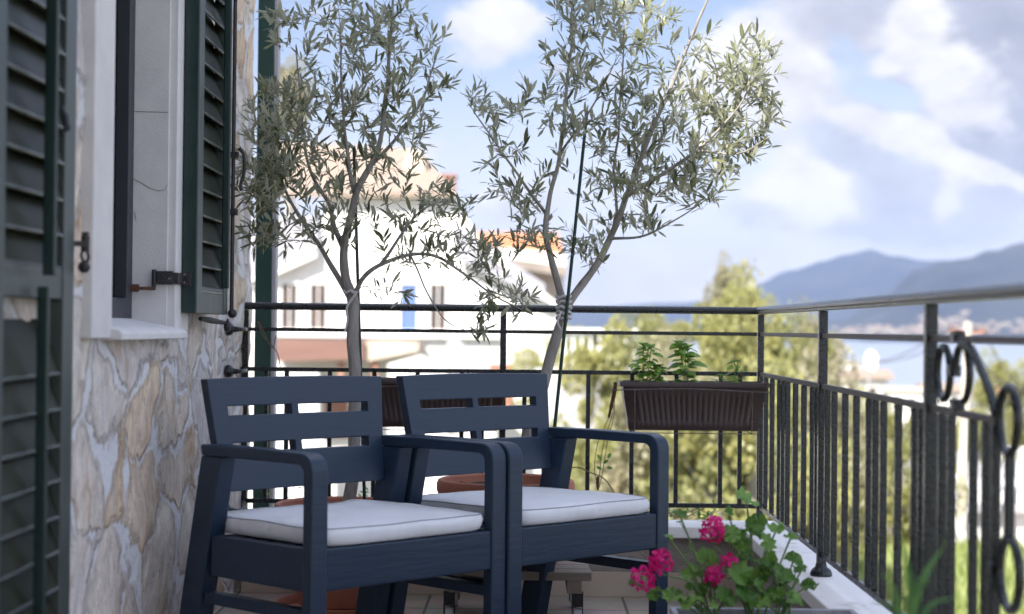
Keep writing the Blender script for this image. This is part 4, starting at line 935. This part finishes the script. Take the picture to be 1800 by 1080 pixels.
def geranium(seed, lab, base_px, stems, flowers):
    rnd = random.Random(seed); bx_ = atY(base_px, 1085, GY + .1).x; base = Vector((bx_, GY + .1, gz - .028))
    t = thing('geranium', lab, 'geranium', base, 0, 'geraniums in the trough'); st = NB(); L = Leaves()
    def gleaf(c, nrm, r, tint):
        r = r * .86
        nrm = nrm.normalized(); u_ = nrm.orthogonal().normalized(); u_.rotate(Quaternion(nrm, rnd.uniform(0, 6.28))); v_ = nrm.cross(u_); ring_ = []; n = 30
        for k in range(n):
            a = 2 * math.pi * k / n; lob = .86 + .22 * abs(math.sin(a * 3.5)) + .05 * math.sin(a * 17); notch = 1 - .55 * math.exp(-((a - math.pi) / .25) ** 2)
            rr = r * lob * notch; ring_.append(c + (u_ * math.cos(a) + v_ * math.sin(a)) * rr + nrm * (r * (.22 + .16 * math.sin(a * 7 + seed) + .16 * math.sin(a * 2 + px))))
        L.fan(c, ring_, tint)
    for (px, py, dy, r, up_) in stems:
        tip = atY(px, py, GY + .1 + dy); P = spline([base + Vector((rnd.uniform(-.03, .03), rnd.uniform(-.04, .04), 0)), base.lerp(tip, .45) + Vector((rnd.uniform(-.015, .015), 0, .02)), tip], 8)
        tube(st, P, .0022, 6); gleaf(tip, Vector((rnd.uniform(-.5, .5), rnd.uniform(-.9, -.1), up_)), r, rnd.random())
        for k in range(2):
            i = rnd.randint(6, 14); q = P[i] + Vector((rnd.uniform(-.04, .04), rnd.uniform(-.04, .04), rnd.uniform(0, .03))); tube(st, [P[i], q], .0013, 5); gleaf(q, Vector((rnd.uniform(-1, 1), rnd.uniform(-1.2, .3), .6)), r * rnd.uniform(.4, .75), rnd.random())
    obj('stems', st, 'stem', t); obj('leaves', L.mesh('leaves'), 'geranium', t, smooth=60)
    for (px, py, dy, R_, nf) in flowers:
        c = atY(px, py, GY + .1 + dy); fs = NB(); P = spline([base, base.lerp(c, .5) + Vector((rnd.uniform(-.02, .02), 0, .02)), c - Vector((0, 0, .025))], 8); tube(fs, P, .0018, 6)
        fo = obj('flower_stalk', fs, 'stem', t); PL = Leaves()
        for k in range(nf):
            d = Vector((rnd.gauss(0, 1), rnd.gauss(-.3, 1), rnd.gauss(.25, 1))).normalized(); fc = c + Vector((d.x * R_, d.y * R_, d.z * R_)) * 1.35; 
            u_ = d.orthogonal().normalized(); u_.rotate(Quaternion(d, rnd.uniform(0, 6.28)))
            for q in range(5):
                uu = u_.copy(); uu.rotate(Quaternion(d, q * 1.2566 + rnd.uniform(-.15, .15))); ll = .0205 * rnd.uniform(.85, 1.2)
                PL.leaf(fc - d * .004, uu + d * rnd.uniform(.15, .6), d, ll, ll * .50, rnd.random(), .25, pts=((0, 0), (.3, .45), (.7, 1), (.93, .7), (1, 0)))
        obj('blossom', PL.mesh('blossom'), 'petal', fo, smooth=60)
        ft = NB(); [tube(ft, [c - Vector((0, 0, .026)), c + Vector((rnd.uniform(-1, 1), rnd.uniform(-1, 1), rnd.uniform(-.6, 1))).normalized() * R_ * 1.1], .0009, 4, caps=False) for _ in range(7)]; obj('pedicels', ft, 'stem', fo)
geranium(3, 'geranium with the low magenta flower heads leaning over the trough end', 1262,
         [(1195, 905, .02, .018, .7), (1175, 945, 0, .014, .7), (1215, 1010, 0, .03, .6), (1240, 985, .03, .034, .5), (1180, 1050, -.03, .026, .8), (1215, 1062, -.05, .03, .8), (1150, 1045, -.02, .022, .6), (1250, 1030, 0, .028, .7), (1110, 1025, -.03, .012, .8), (1275, 1050, -.04, .03, .6)],
         [(1163, 990, -.03, .018, 12), (1130, 1018, -.03, .017, 9), (1255, 1012, 0, .013, 7)])
geranium(5, 'tallest geranium with a single high magenta flower head', 1320,
         [(1312, 880, .03, .036, .7), (1325, 925, .02, .030, .3), (1300, 955, .03, .038, .3), (1365, 930, .02, .026, .9), (1348, 955, .0, .026, .6), (1390, 945, .03, .020, 1.3), (1300, 1010, -.02, .036, .5), (1340, 1000, 0, .03, .6), (1310, 1045, -.04, .032, .7), (1285, 940, 0, .026, .5), (1280, 900, .05, .016, .5)],
         [(1253, 933, 0, .019, 14), (1281, 988, .0, .009, 4)])
geranium(8, 'leafy geranium without flowers leaning toward the marble coping', 1380,
         [(1395, 985, .03, .026, 1.2), (1420, 1030, .02, .022, .9), (1375, 1010, 0, .032, .6), (1360, 1045, -.03, .034, .7), (1395, 1055, -.03, .026, .7), (1350, 985, .04, .028, .6), (1410, 1000, .05, .016, 1), (1335, 1062, -.05, .03, .8)], [])
# long leaved plant close to the camera
bl_y = 2.5
bb_ = Vector((atY(1590, 1100, bl_y).x, bl_y, 0))
bp_ = thing('spider_plant', 'long bladed green plant at the lower edge beside the side railing', 'plant', bb_)
bm = NB(); lathe(bm, [(.05, 0), (.055, .01), (.07, .30), (.078, .30), (.078, .335), (.07, .335), (.066, .31)], bb_, 28); obj('pot', bm, 'terracotta', bp_)
L = Leaves(); rnd = random.Random(4)
tips = [((1580, 925), (1602, 1060), .012), ((1664, 950), (1608, 1060), .014), ((1640, 1010), (1600, 1080), .010), ((1548, 1000), (1580, 1075), .008), ((1690, 1045), (1620, 1090), .009), ((1530, 1055), (1580, 1092), .008)]
for (tp, md, wd) in tips:
    a = bb_ + Vector((rnd.uniform(-.02, .02), rnd.uniform(-.02, .02), .31)); m_ = atY(*md, bl_y); e_ = atY(*tp, bl_y + rnd.uniform(-.06, .06)); P = spline([a, m_, e_], 10); i0 = len(L.v); n = len(P); tn = rnd.random()
    for i, q in enumerate(P):
        ww = wd / 2 * (math.sin(math.pi * min(.97, (i + 1.5) / n) ** .8) + .05); d = (P[min(i + 1, n - 1)] - P[max(i - 1, 0)]).normalized(); s_ = d.cross(Vector((.2, -1, .2))).normalized(); L.v += [q + s_ * ww, q - s_ * ww]
    for i in range(n - 1): L.f.append((i0 + 2 * i, i0 + 2 * i + 2, i0 + 2 * i + 3, i0 + 2 * i + 1)); L.t.append(tn)
obj('blades', L.mesh('blades'), 'blade', bp_, smooth=60)

# ------------------------------------------------------------------ land, sea, hills
def sheet(name, xs, ys, zf, mat, **k):
    bm = NB(); g = [[bm.verts.new((x, y, zf(x, y))) for y in ys] for x in xs]
    for i in range(len(xs) - 1):
        for j in range(len(ys) - 1): bm.faces.new((g[i][j], g[i + 1][j], g[i + 1][j + 1], g[i][j + 1]))
    return struct(name, bm, mat, **k)
SEA = -40
def gz_(x, y):
    if y < 100: z = -6.0
    else:
        t = min(1, (y - 100) / 500); z = -6 - 40 * (t * t * (3 - 2 * t))
    return z + (.25 * mnoise.noise(Vector((x * .05, y * .05, 0))) if y > 30 else 0)
xs = [-900, -400, -200, -120] + list(range(-80, 81, 5)) + [120, 200, 400, 900]
sheet('ground', xs, [-60, -10, 5] + list(range(10, 120, 5)) + [130, 150, 180, 220, 280, 350, 450, 600, 700], gz_, 'ground', smooth=0)
sheet('sea', [-30000, -3000, 0, 3000, 30000], [480, 2000, 6000, 16000, 30000], lambda x, y: SEA, 'water', smooth=0)
def hill(name, ridge, Y, depth, seed, zbase=SEA - 5):
    pts_ = [atY(a, c, Y) for a, c in ridge]; bm = NB(); g = []
    n = 170; x0, x1 = pts_[0].x, pts_[-1].x
    def hz2(x):
        for a, c in zip(pts_, pts_[1:]):
            if a.x <= x <= c.x: 
                t = (x - a.x) / (c.x - a.x); t = t * t * (3 - 2 * t); return lerp(a.z, c.z, t)
        return pts_[-1].z
    m = 26
    for i in range(n + 1):
        x = lerp(x0, x1, i / n); h0 = hz2(x); col = []
        for j in range(2 * m + 1):
            t = (j - m) / m; y = Y + depth * t; f_ = (1 - abs(t)) ** 1.25
            nz_ = mnoise.fractal(Vector((x / 1100, y / 1100, seed)), .9, 2.1, 5)
            z = zbase + (h0 - zbase) * f_ * (1 + .22 * nz_ * (1 - f_ * .75)) + 14 * nz_
            col.append(bm.verts.new((x, y, max(z, zbase))))
        g.append(col)
    for i in range(n):
        for j in range(2 * m): bm.faces.new((g[i][j], g[i + 1][j], g[i + 1][j + 1], g[i][j + 1]))
    return struct(name, bm, 'hill', smooth=180)
hill('hills', [(200, 560), (700, 548), (1000, 545), (1200, 530), (1320, 508), (1390, 482), (1450, 462), (1490, 451), (1530, 444), (1570, 455), (1620, 464), (1700, 466), (1900, 475), (2400, 500)], 17000, 3400, 1.0)
hill('hills', [(1380, 588), (1480, 566), (1560, 522), (1610, 478), (1660, 462), (1700, 457), (1740, 440), (1800, 427), (1900, 412), (2050, 430), (2500, 470)], 9800, 2300, 4.0)
# far town: pale specks along the shore that read as one mass
bm = NB(); rnd = random.Random(9)
for k in range(420):
    px = rnd.choice([rnd.uniform(1480, 1900), rnd.gauss(1680, 40), rnd.gauss(1600, 60)]); py = 589 + (px - 1500) * .004 - abs(rnd.gauss(0, 1)) * (14 if px > 1620 else 6); Y = 7300 + rnd.uniform(-150, 150)
    c = atY(px, py, Y); s_ = rnd.uniform(6, 18); box(bm, c.x - s_, c.x + s_, Y, Y + 30, c.z - 5, c.z + rnd.uniform(3, 8))
for k in range(0):
    px = rnd.gauss(1562, 26); py = rnd.gauss(494, 5); Y = 8200; c = atY(px, py, Y); s_ = rnd.uniform(4, 11); box(bm, c.x - s_, c.x + s_, Y, Y + 40, c.z - 6, c.z + rnd.uniform(3, 8))
o = obj('far_town', bm, 'town', smooth=0); o['kind'] = 'stuff'; tag(o, 'pale far-off town spread along the opposite shore below the hills', 'town')

# ------------------------------------------------------------------ neighbouring houses
def pxprism(bm, pix, Y, depth):
    prism(bm, [atY(a, c, Y) for a, c in pix], (0, depth, 0))
def pxbox(bm, x0, y0, x1, y1, Y, depth):
    a = atY(x0, y0, Y); c = atY(x1, y1, Y); box(bm, a.x, c.x, Y, Y + depth, min(a.z, c.z), max(a.z, c.z))
def pwindow(parent, x0, y0, x1, y1, Y, pane='pane', name='window', fr='housewhite', th=.10, mull=True):
    a = atY(x0, y0, Y); c = atY(x1, y1, Y); z0, z1 = min(a.z, c.z), max(a.z, c.z); bm = NB()
    box(bm, a.x - th, a.x, Y - .09, Y + .0, z0 - th, z1 + th); box(bm, c.x, c.x + th, Y - .09, Y, z0 - th, z1 + th)
    box(bm, a.x, c.x, Y - .088, Y, z1, z1 + th); box(bm, a.x, c.x, Y - .12, Y, z0 - th, z0)
    if mull: box(bm, (a.x + c.x) / 2 - .02, (a.x + c.x) / 2 + .02, Y - .05, Y - .021, z0, z1)
    wdw = obj(name, bm, fr, parent, smooth=0); bm = NB(); box(bm, a.x, c.x, Y - .02, Y - .004, z0, z1); obj('pane', bm, pane, wdw, smooth=0)
    return wdw
HY = 62.0
ho = thing('white_house', 'white gabled neighbouring house with a blue door beyond the railing', 'house', atY(700, 900, HY))
bm = NB(); pxprism(bm, [(430, 960), (430, 492), (484, 480), (556, 448), (572, 338), (795, 338), (846, 430), (990, 545), (990, 960)], HY, 9); obj('wall', bm, 'housewhite', ho, smooth=0)
# beige tiled main roof, rising away from the eave
def slope_roof(bm, e0, e1, r1, r0, Ye, Yr, th=.18):
    P = [atY(*e0, Ye), atY(*e1, Ye), atY(*r1, Yr), atY(*r0, Yr)]; prism(bm, P, (0, 0, -th))
bm = NB(); slope_roof(bm, (440, 338), (802, 338), (735, 262), (470, 248), HY - .5, HY + 5); rf = obj('roof', bm, 'roof_beige', ho, smooth=0)
bm = NB(); pxprism(bm, [(706, 330), (712, 275), (722, 264), (735, 264), (745, 276), (750, 330)], HY + 2, 1.0); obj('chimney', bm, 'beige', rf, smooth=0)
bm = NB(); pxbox(bm, 776, 312, 800, 352, HY + 3, .6); pxbox(bm, 773, 306, 803, 312, HY + 2.9, .8); obj('chimney', bm, 'roof_brown', rf, smooth=0)
bm = NB(); slope_roof(bm, (440, 500), (560, 440), (560, 380), (440, 380), HY - .4, HY - .1, .1); obj('lean_to_roof', bm, 'greyroof', ho, smooth=0)
bm = NB(); slope_roof(bm, (800, 448), (958, 528), (958, 500), (800, 395), HY - .6, HY - .1, .1); obj('lean_to_roof', bm, 'greyroof', ho, smooth=0)
bm = NB(); pxprism(bm, [(846, 428), (990, 540), (990, 552), (840, 436)], HY - .55, .5); obj('verge', bm, 'housewhite', ho, smooth=0); bm = NB(); pxprism(bm, [(430, 497), (484, 484), (556, 452), (556, 446), (484, 477), (430, 490)], HY - .5, .45); obj('verge', bm, 'housewhite', ho, smooth=0)
pwindow(ho, 496, 500, 522, 578, HY); pwindow(ho, 546, 500, 573, 578, HY); pwindow(ho, 757, 500, 783, 580, HY)
pwindow(ho, 705, 500, 733, 581, HY, 'bluedoor', 'door', mull=False)
bm = NB(); pxprism(bm, [(470, 596), (640, 600), (640, 632), (470, 636)], HY - 3, 2.9); obj('awning', bm, 'awning', ho, smooth=0)
bm = NB(); pxprism(bm, [(642, 600), (735, 603), (735, 618), (642, 636)], HY - 2.8, 2.7); obj('canopy', bm, 'beige', ho, smooth=0)
bm = NB(); pxbox(bm, 594, 636, 604, 700, HY - 2.7, .2); obj('canopy_post', bm, 'roof_brown', ho, smooth=0); bm = NB(); pxbox(bm, 652, 634, 664, 700, HY - 2.6, .25); obj('canopy_post', bm, 'roof_brown', ho, smooth=0)
bm = NB(); pxbox(bm, 470, 578, 880, 596, HY - .3, .29); obj('balcony_slab', bm, 'housewhite', ho, smooth=0)
bm = NB(); pxprism(bm, [(786, 600), (800, 594), (862, 650), (862, 700), (788, 700)], HY - 3.2, .5); obj('stair_parapet', bm, 'housegrey', ho, smooth=0)
bm = NB(); pxprism(bm, [(682, 640), (740, 624), (786, 650), (786, 960), (682, 960)], HY - 3.6, .3); pxprism(bm, [(470, 655), (560, 655), (560, 960), (470, 960)], HY - 3.6, .3); obj('garden_wall', bm, 'housewhite', ho, smooth=0)
bm = NB(); pxbox(bm, 570, 690, 610, 770, HY - .1, .08); obj('shaded_doorway', bm, 'roof_brown', ho, smooth=0); bm = NB(); pxbox(bm, 860, 640, 900, 720, HY - .1, .08); obj('shaded_doorway', bm, 'roof_brown', ho, smooth=0)
# orange roofed house behind
h2 = thing('orange_roofed_house', 'house with a bright orange tiled roof behind the white gable', 'house', atY(910, 700, 75))
bm = NB(); pxprism(bm, [(815, 900), (815, 440), (990, 452), (990, 900)], 75, 8); obj('wall', bm, 'beige', h2, smooth=0)
bm = NB(); slope_roof(bm, (820, 428), (992, 446), (980, 409), (838, 408), 74.2, 79); obj('roof', bm, 'roof_orange', h2, smooth=0)
bm = NB(); pxprism(bm, [(815, 429), (994, 447), (994, 468), (815, 444)], 74.0, .25); obj('fascia', bm, 'housewhite', h2, smooth=0)
bm = NB(); pxprism(bm, [(890, 456), (996, 468), (996, 486), (905, 472)], 73.6, .6); obj('eave', bm, 'eave', h2, smooth=0)
pwindow(h2, 880, 480, 905, 540, 75)
# balustraded terrace
tb = thing('balustrade_terrace', 'white balustrade on a terrace wall right of the leaning olive trunk', 'terrace', atY(1040, 900, 46))
BY = 46
bm = NB(); pxbox(bm, 985, 577, 1122, 585, BY - .1, .35); obj('rail_cap', bm, 'housewhite', tb, smooth=0)
bm = NB(); pxbox(bm, 985, 642, 1122, 652, BY - .1, .35); pxbox(bm, 940, 652, 1060, 980, BY, 3); obj('wall', bm, 'housegrey', tb, smooth=0)
for k in range(9):
    px = 992 + k * 15.4; a = atY(px, 642, BY + .08); c = atY(px, 585, BY + .08); h_ = c.z - a.z
    bm = NB(); lathe(bm, [(.07, 0), (.07, .06 * h_), (.045, .12 * h_), (.085, .3 * h_), (.075, .42 * h_), (.035, .66 * h_), (.04, .82 * h_), (.065, .9 * h_), (.065, 1.0 * h_)], a, 12); obj('baluster', bm, 'housewhite', tb)
# low houses on the slope to the right
def small_house(px0, px1, py0, py1, Y, lab, roof='roof_orange', flat=False, wall='housewhite'):
    t = thing('hillside_house', lab, 'house', atY((px0 + px1) / 2, py1, Y), 0, 'houses on the slope towards the sea')
    a = atY(px0, py1, Y); c = atY(px1, py0, Y); bm = NB(); D = (c.x - a.x) * .8; box(bm, a.x, c.x, Y, Y + D, a.z - 12, c.z); obj('wall', bm, wall, t, smooth=0)
    bm = NB()
    if flat: box(bm, a.x - .3, c.x + .3, Y - .3, Y + D + .3, c.z + .003, c.z + .35)
    else:
        h_ = (c.x - a.x) * .16; prism(bm, [(a.x - .5, Y - .5, c.z + .003), (c.x + .5, Y - .5, c.z + .003), ((c.x + .5), Y + D / 2, c.z + h_), (a.x - .5, Y + D / 2, c.z + h_)], (0, 0, .25)); prism(bm, [(a.x - .5, Y + D + .5, c.z + .003), (a.x - .5, Y + D / 2, c.z + h_), (c.x + .5, Y + D / 2, c.z + h_), (c.x + .5, Y + D + .5, c.z + .003)], (0, 0, .24))
    obj('roof', bm, roof, t, smooth=0)
    w_ = (px1 - px0)
    for f_ in (.2, .6): pwindow(t, px0 + w_ * f_, lerp(py0, py1, .25), px0 + w_ * (f_ + .16), lerp(py0, py1, .62), Y, th=.08, mull=False)
    return t
small_house(1478, 1560, 668, 720, 150, 'pale house with beige roof below the satellite dish', 'roof_beige')
small_house(1560, 1622, 690, 735, 140, 'white house with flat pale roof beside the railing post', 'concrete', True)
small_house(1628, 1700, 690, 722, 190, 'small house with sloping beige roof near the concrete pole', 'roof_beige')
small_house(1740, 1840, 700, 735, 170, 'wide house with brown roof at the edge of the view', 'roof_brown')
small_house(1452, 1512, 640, 676, 210, 'small far house with a flat grey roof peeking over the trees', 'concrete', True)
# satellite dish on a mast
sdh = thing('satellite_dish', 'white round satellite dish above the treetops', 'satellite dish', atY(1530, 700, 70))
c = atY(1530, 635, 70); bm = NB(); lathe(bm, [(.02, 0), (.35, .05), (.68, .20), (.70, .20), (.36, .03), (.02, -.03)], (0, 0, 0), 28)
for v in bm.verts: v.co = Matrix.Translation(c) @ Matrix.Rotation(R(80), 4, 'X') @ Matrix.Scale(.62, 4, (1, 0, 0)) @ Matrix.Scale(.62, 4) @ v.co
obj('reflector', bm, 'dish', sdh); bm = NB(); tube(bm, [c + Vector((0, .15, 0)), c + Vector((0, .3, -.4)), c + Vector((0, .3, -7))], .05, 8); obj('mast', bm, 'housegrey', sdh)
# concrete pole with wires
pl = thing('utility_pole', 'beige concrete utility pole with wires beyond the ring scrolls', 'pole', atY(1688, 930, 48)); a = atY(1690, 935, 48); c = atY(1702, 566, 48)
bm = NB(); tube(bm, [a, a.lerp(c, .5), c], [.17, .15, .12], 12); obj('shaft', bm, 'concrete', pl)
bm = NB(); box(bm, c.x - .5, c.x + .5, c.y - .05, c.y + .05, c.z - .35, c.z - .25); [lathe(bm, [(.05, 0), (.06, .05), (.03, .12)], (c.x + q, c.y, c.z - .25), 8) for q in (-.4, 0, .4)]; obj('crossarm', bm, 'roof_brown', pl)
bm = NB(); e = atY(1830, 700, 40); s_ = atY(1480, 632, 80)
for q in (-.4, .4):
    p_ = c + Vector((q, 0, -.15)); tube(bm, [p_.lerp(e, k / 8) + Vector((0, 0, -.4 * math.sin(math.pi * k / 8))) for k in range(9)], .02, 5); tube(bm, [p_.lerp(s_, k / 8) + Vector((0, 0, -.5 * math.sin(math.pi * k / 8))) for k in range(9)], .02, 5)
obj('wires', bm, 'black', pl)
# terrace building lower right, road, lawn
gb = thing('terrace_building', 'low building with grey flat roof and white balusters right of the pole', 'building', atY(1770, 930, 52))
bm = NB(); pxbox(bm, 1708, 862, 2000, 1000, 52, 9); obj('wall', bm, 'housewhite', gb, smooth=0)
a = atY(1700, 900, 51.6); c = atY(2010, 838, 51.6); bm = NB(); box(bm, a.x, c.x, 51.5, 62, a.z, a.z + .25); box(bm, a.x + .2, c.x, 56, 62, a.z + .251, c.z); obj('roof', bm, 'housegrey', gb, smooth=0)
for k in range(12):
    px = 1742 + k * 17; q = atY(px, 836, 51.8); r2 = atY(px, 796, 51.8); h_ = r2.z - q.z; bm = NB(); lathe(bm, [(.08, 0), (.05, .1 * h_), (.10, .35 * h_), (.04, .75 * h_), (.08, .9 * h_), (.08, h_)], q, 10); obj('baluster', bm, 'housewhite', gb)
bm = NB(); pxbox(bm, 1736, 786, 2000, 796, 51.7, .3); pxbox(bm, 1736, 836, 2000, 842, 51.7, .3); obj('rail_cap', bm, 'housewhite', gb, smooth=0)
gw = thing('garden_wall', 'pale rendered garden wall below the side railing', 'wall', atY(1600, 960, 47))
bm = NB(); pxprism(bm, [(1440, 1100), (1440, 850), (1640, 852), (1640, 1100)], 47.5, .3); obj('render', bm, 'beige', gw, smooth=0)
bm = NB(); pxbox(bm, 1436, 845, 1644, 852, 47.4, .5); obj('cap', bm, 'housewhite', gw, smooth=0)
sheet('road', [14, 18], [-20, 20, 60, 99], lambda x, y: -5.6, 'paving', smooth=0)
bm = NB(); pxbox(bm, 1645, 900, 1705, 1100, 49, 4); o = obj('rendered_wall', bm, 'housewhite', smooth=0); tag(o, 'pale sunlit wall seen between the bars under the pole', 'wall')

# grassy bank: clumps of bright blades
def tuft_field(name, x0, x1, y0, y1, z, n, hgt, mat, lab):
    L = Leaves(); rr = np.random.default_rng(5)
    for i in range(n):
        p = Vector((rr.uniform(x0, x1), rr.uniform(y0, y1), z)); L.leaf(p, Vector((rr.normal(0, .35), rr.normal(0, .35), 1)), Vector((rr.normal(), -1, 0)), hgt * rr.uniform(.5, 1.2), hgt * .13, float(rr.uniform()), .1)
    o = obj(name, L.mesh(name), mat); o['kind'] = 'stuff'; return tag(o, lab, 'grass')
bm = NB(); box(bm, 5.0, 12.5, 30.0, 44, -6.2, -4.6); o = obj('grass_bank', bm, 'lawn', smooth=0); o['kind'] = 'structure'
tuft_field('tall_grass', 5.1, 12.4, 30.2, 43.8, -4.65, 9000, .45, 'lawnleaf', 'bright green sunlit grass on the bank below the side railing')

# ------------------------------------------------------------------ trees beyond the balcony
def crown_mesh(seed, n, rx, ry, rz, leaf, holes=.25, nclump=62):
    rr = np.random.default_rng(seed); L = Leaves(); cl = []
    for k in range(nclump):
        while True:
            v = rr.uniform(-1, 1, 3)
            if .35 < (v ** 2).sum() < 1: break
        f_ = 1 + .35 * mnoise.noise(Vector(v * 1.7 + seed)); cl.append((Vector((v[0] * rx * f_, v[1] * ry * f_, v[2] * rz * f_)), rr.uniform(.10, .30) * rz, rr.uniform(0, 1)))
    for k in range(n):
        c_, r_, tn = cl[rr.integers(nclump)]; v = Vector(rr.normal(0, 1, 3)).normalized() * r_ * rr.uniform(.2, 1.0) ** .5
        p = c_ + v; d = (v.normalized() + Vector(rr.normal(0, .6, 3))).normalized()
        L.leaf(p, d, Vector(rr.normal(0, 1, 3)), leaf * rr.uniform(.6, 1.3), leaf * .5, float(min(1, max(0, tn * .7 + rr.uniform(-.1, .4)))), .1, pts=((0, 0), (.5, 1), (1, 0)))
    return L.mesh('crown')
def crown_pts(me): pass
# leaf() with three points has no middle quads: give it its own simple shape
def _leaf3(s, p, d, nrm, L, W, tint, bend=.15, pts=None):
    d = d.normalized(); sd_ = d.cross(nrm)
    if sd_.length < 1e-6: sd_ = d.orthogonal()
    sd_.normalize(); i0 = len(s.v); m_ = p + d * (L * .5)
    s.v += [p.copy(), m_ + sd_ * W, p + d * L, m_ - sd_ * W]; s.f.append((i0, i0 + 1, i0 + 2, i0 + 3)); s.t.append(tint)
_old = Leaves.leaf; Leaves.leaf = _leaf3
CM = [crown_mesh(31, 17000, 1, 1, 1, .055), crown_mesh(32, 17000, 1, 1, 1.05, .055), crown_mesh(33, 15000, .9, .9, 1.2, .055)]
CM += [c_.copy() for c_ in CM]
for c_ in CM[3:]: c_.materials.append(M['fargreen'])
Leaves.leaf = _old
def bg_tree(px, py_top, Y, rx, rz, ci, lab, mat='treeleaf', rot=0, ground=-6):
    top = atY(px, py_top, Y); cz = top.z - rz; t = thing('garden_tree', lab, 'tree', (top.x, Y, ground), 0, 'trees in the garden below the balcony')
    me = CM[ci]
    if not me.materials: me.materials.append(M[mat])
    cr_o = bpy.data.objects.new('crown', me); C.objects.link(cr_o); cr_o.parent = t; cr_o.location = (0, 0, cz - ground); cr_o.scale = (rx, rx, rz); cr_o.rotation_euler = (0, 0, rot)
    rr = random.Random(int(px)); bm = NB(); h_ = cz - ground; tube(bm, [(0, 0, 0), (.05 * rx, 0, h_ * .4), (0, .05, h_ * .8), (.05, 0, h_ + rz * .4)], [.035 * h_ + .08, .03 * h_ + .06, .1, .04], 9)
    for k in range(9):
        a = rr.uniform(0, 6.28); z0 = h_ * rr.uniform(.45, .95); L_ = rr.uniform(.5, .9); tube(bm, [(0, 0, z0), (math.cos(a) * rx * L_ * .5, math.sin(a) * rx * L_ * .5, z0 + rz * .35), (math.cos(a) * rx * L_, math.sin(a) * rx * L_, z0 + rz * rr.uniform(.4, .9))], [.07, .045, .015], 6)
    obj('trunk', bm, 'bark', t, local=True); return t
bg_tree(1300, 535, 34, 1.15, 2.5, 2, 'tall yellow green tree with a pointed top beyond the railing corner')
bg_tree(1190, 625, 36, 1.4, 2.4, 3, 'round yellow green tree behind the planter herbs', rot=1)
bg_tree(1395, 575, 33, 1.2, 2.5, 1, 'yellow green tree beyond the first bay of the side railing', rot=2)
bg_tree(1100, 600, 42, 1.8, 2.7, 1, 'olive coloured tree in front of the white balustrade', rot=3.3)
bg_tree(1282, 482, 37, .62, 1.5, 5, 'slim pointed sapling top rising above the other garden trees', rot=1)
bg_tree(1320, 680, 27, 1.6, 2.1, 0, 'low bushy tree directly under the hanging planter', rot=4)
bg_tree(1180, 700, 28, 1.5, 1.9, 4, 'low tree right of the armchair, behind the balusters', rot=5)
bg_tree(1440, 650, 30, 1.0, 2.0, 3, 'loose green tree beyond the balusters of the side railing', rot=2.2)
bg_tree(1085, 760, 33, 1.2, 1.6, 2, 'small tree beside the pale garden building', rot=.4)
bg_tree(1560, 720, 44, 2.0, 2.2, 1, 'pale leafy tree behind the second railing post', rot=1.4)
bg_tree(1760, 650, 66, 1.6, 2.4, 2, 'small green tree near the edge of the view above the balusters', rot=1.9)
bg_tree(1425, 590, 48, 1.1, 3.0, 5, 'thin tree between the first post and the satellite dish', rot=2.9)
bg_tree(1010, 590, 60, 2.2, 1.6, 0, 'distant tree just over the white balustrade', rot=1.1)
bg_tree(1130, 560, 80, 3.0, 2.4, 1, 'distant green tree between the leaning olive and the corner', rot=.1)
bg_tree(512, 112, 88, 1.1, 1.8, 3, 'dark tree glimpsed behind the upright olive next to the green post', rot=3)
bg_tree(1700, 740, 58, 1.7, 1.8, 0, 'bushy tree behind the concrete pole', rot=5)
# creeping shoots on the far coping
L = Leaves(); bm = NB(); rnd = random.Random(12)
for k in range(26):
    x = rnd.choice([rnd.uniform(atY(1175, 900, 6.1).x, .70), rnd.uniform(atY(500, 900, 6.1).x, atY(620, 900, 6.1).x)]); z0 = .25; p0_ = Vector((x, 6.12, z0)); q = p0_ + Vector((rnd.uniform(-.10, .10), rnd.uniform(-.04, .04), rnd.uniform(.01, .06 if x > 0 else .13)))
    tube(bm, [p0_ + Vector((0, .03, -.05)), p0_, q], .0012, 5)
    for j in range(5):
        tt = rnd.random(); L.leaf(p0_.lerp(q, tt), Vector((rnd.gauss(0, 1), rnd.gauss(0, .5), rnd.gauss(.3, .6))), Vector((0, -.5, 1)), .022, .010, rnd.random())
cp = thing('creeping_plant', 'small leaved creeper showing along the back edge of the marble coping', 'creeper', (.5, 6.12, .2)); obj('shoots', bm, 'dryvine', cp); obj('leaves', L.mesh('leaves'), 'geranium', cp)

# ------------------------------------------------------------------ haze
USE_HAZE = True
if USE_HAZE:
    bm = NB(); box(bm, -21000, 21000, -300, 20500, SEA - 60, 1100); o = obj('haze', bm, None, smooth=0); o['kind'] = 'stuff'; tag(o, 'thin blue air haze over the sea and hills', 'haze')
    m = bpy.data.materials.new('haze'); m.use_nodes = True; n = m.node_tree.nodes; l = m.node_tree.links; n.remove(n['Principled BSDF'])
    v = n.new('ShaderNodeVolumePrincipled'); v.inputs['Color'].default_value = (.46, .62, 1, 1); v.inputs['Density'].default_value = 3.2e-5; v.inputs['Anisotropy'].default_value = .2
    l.new(v.outputs[0], n['Material Output'].inputs['Volume']); o.data.materials.append(m)
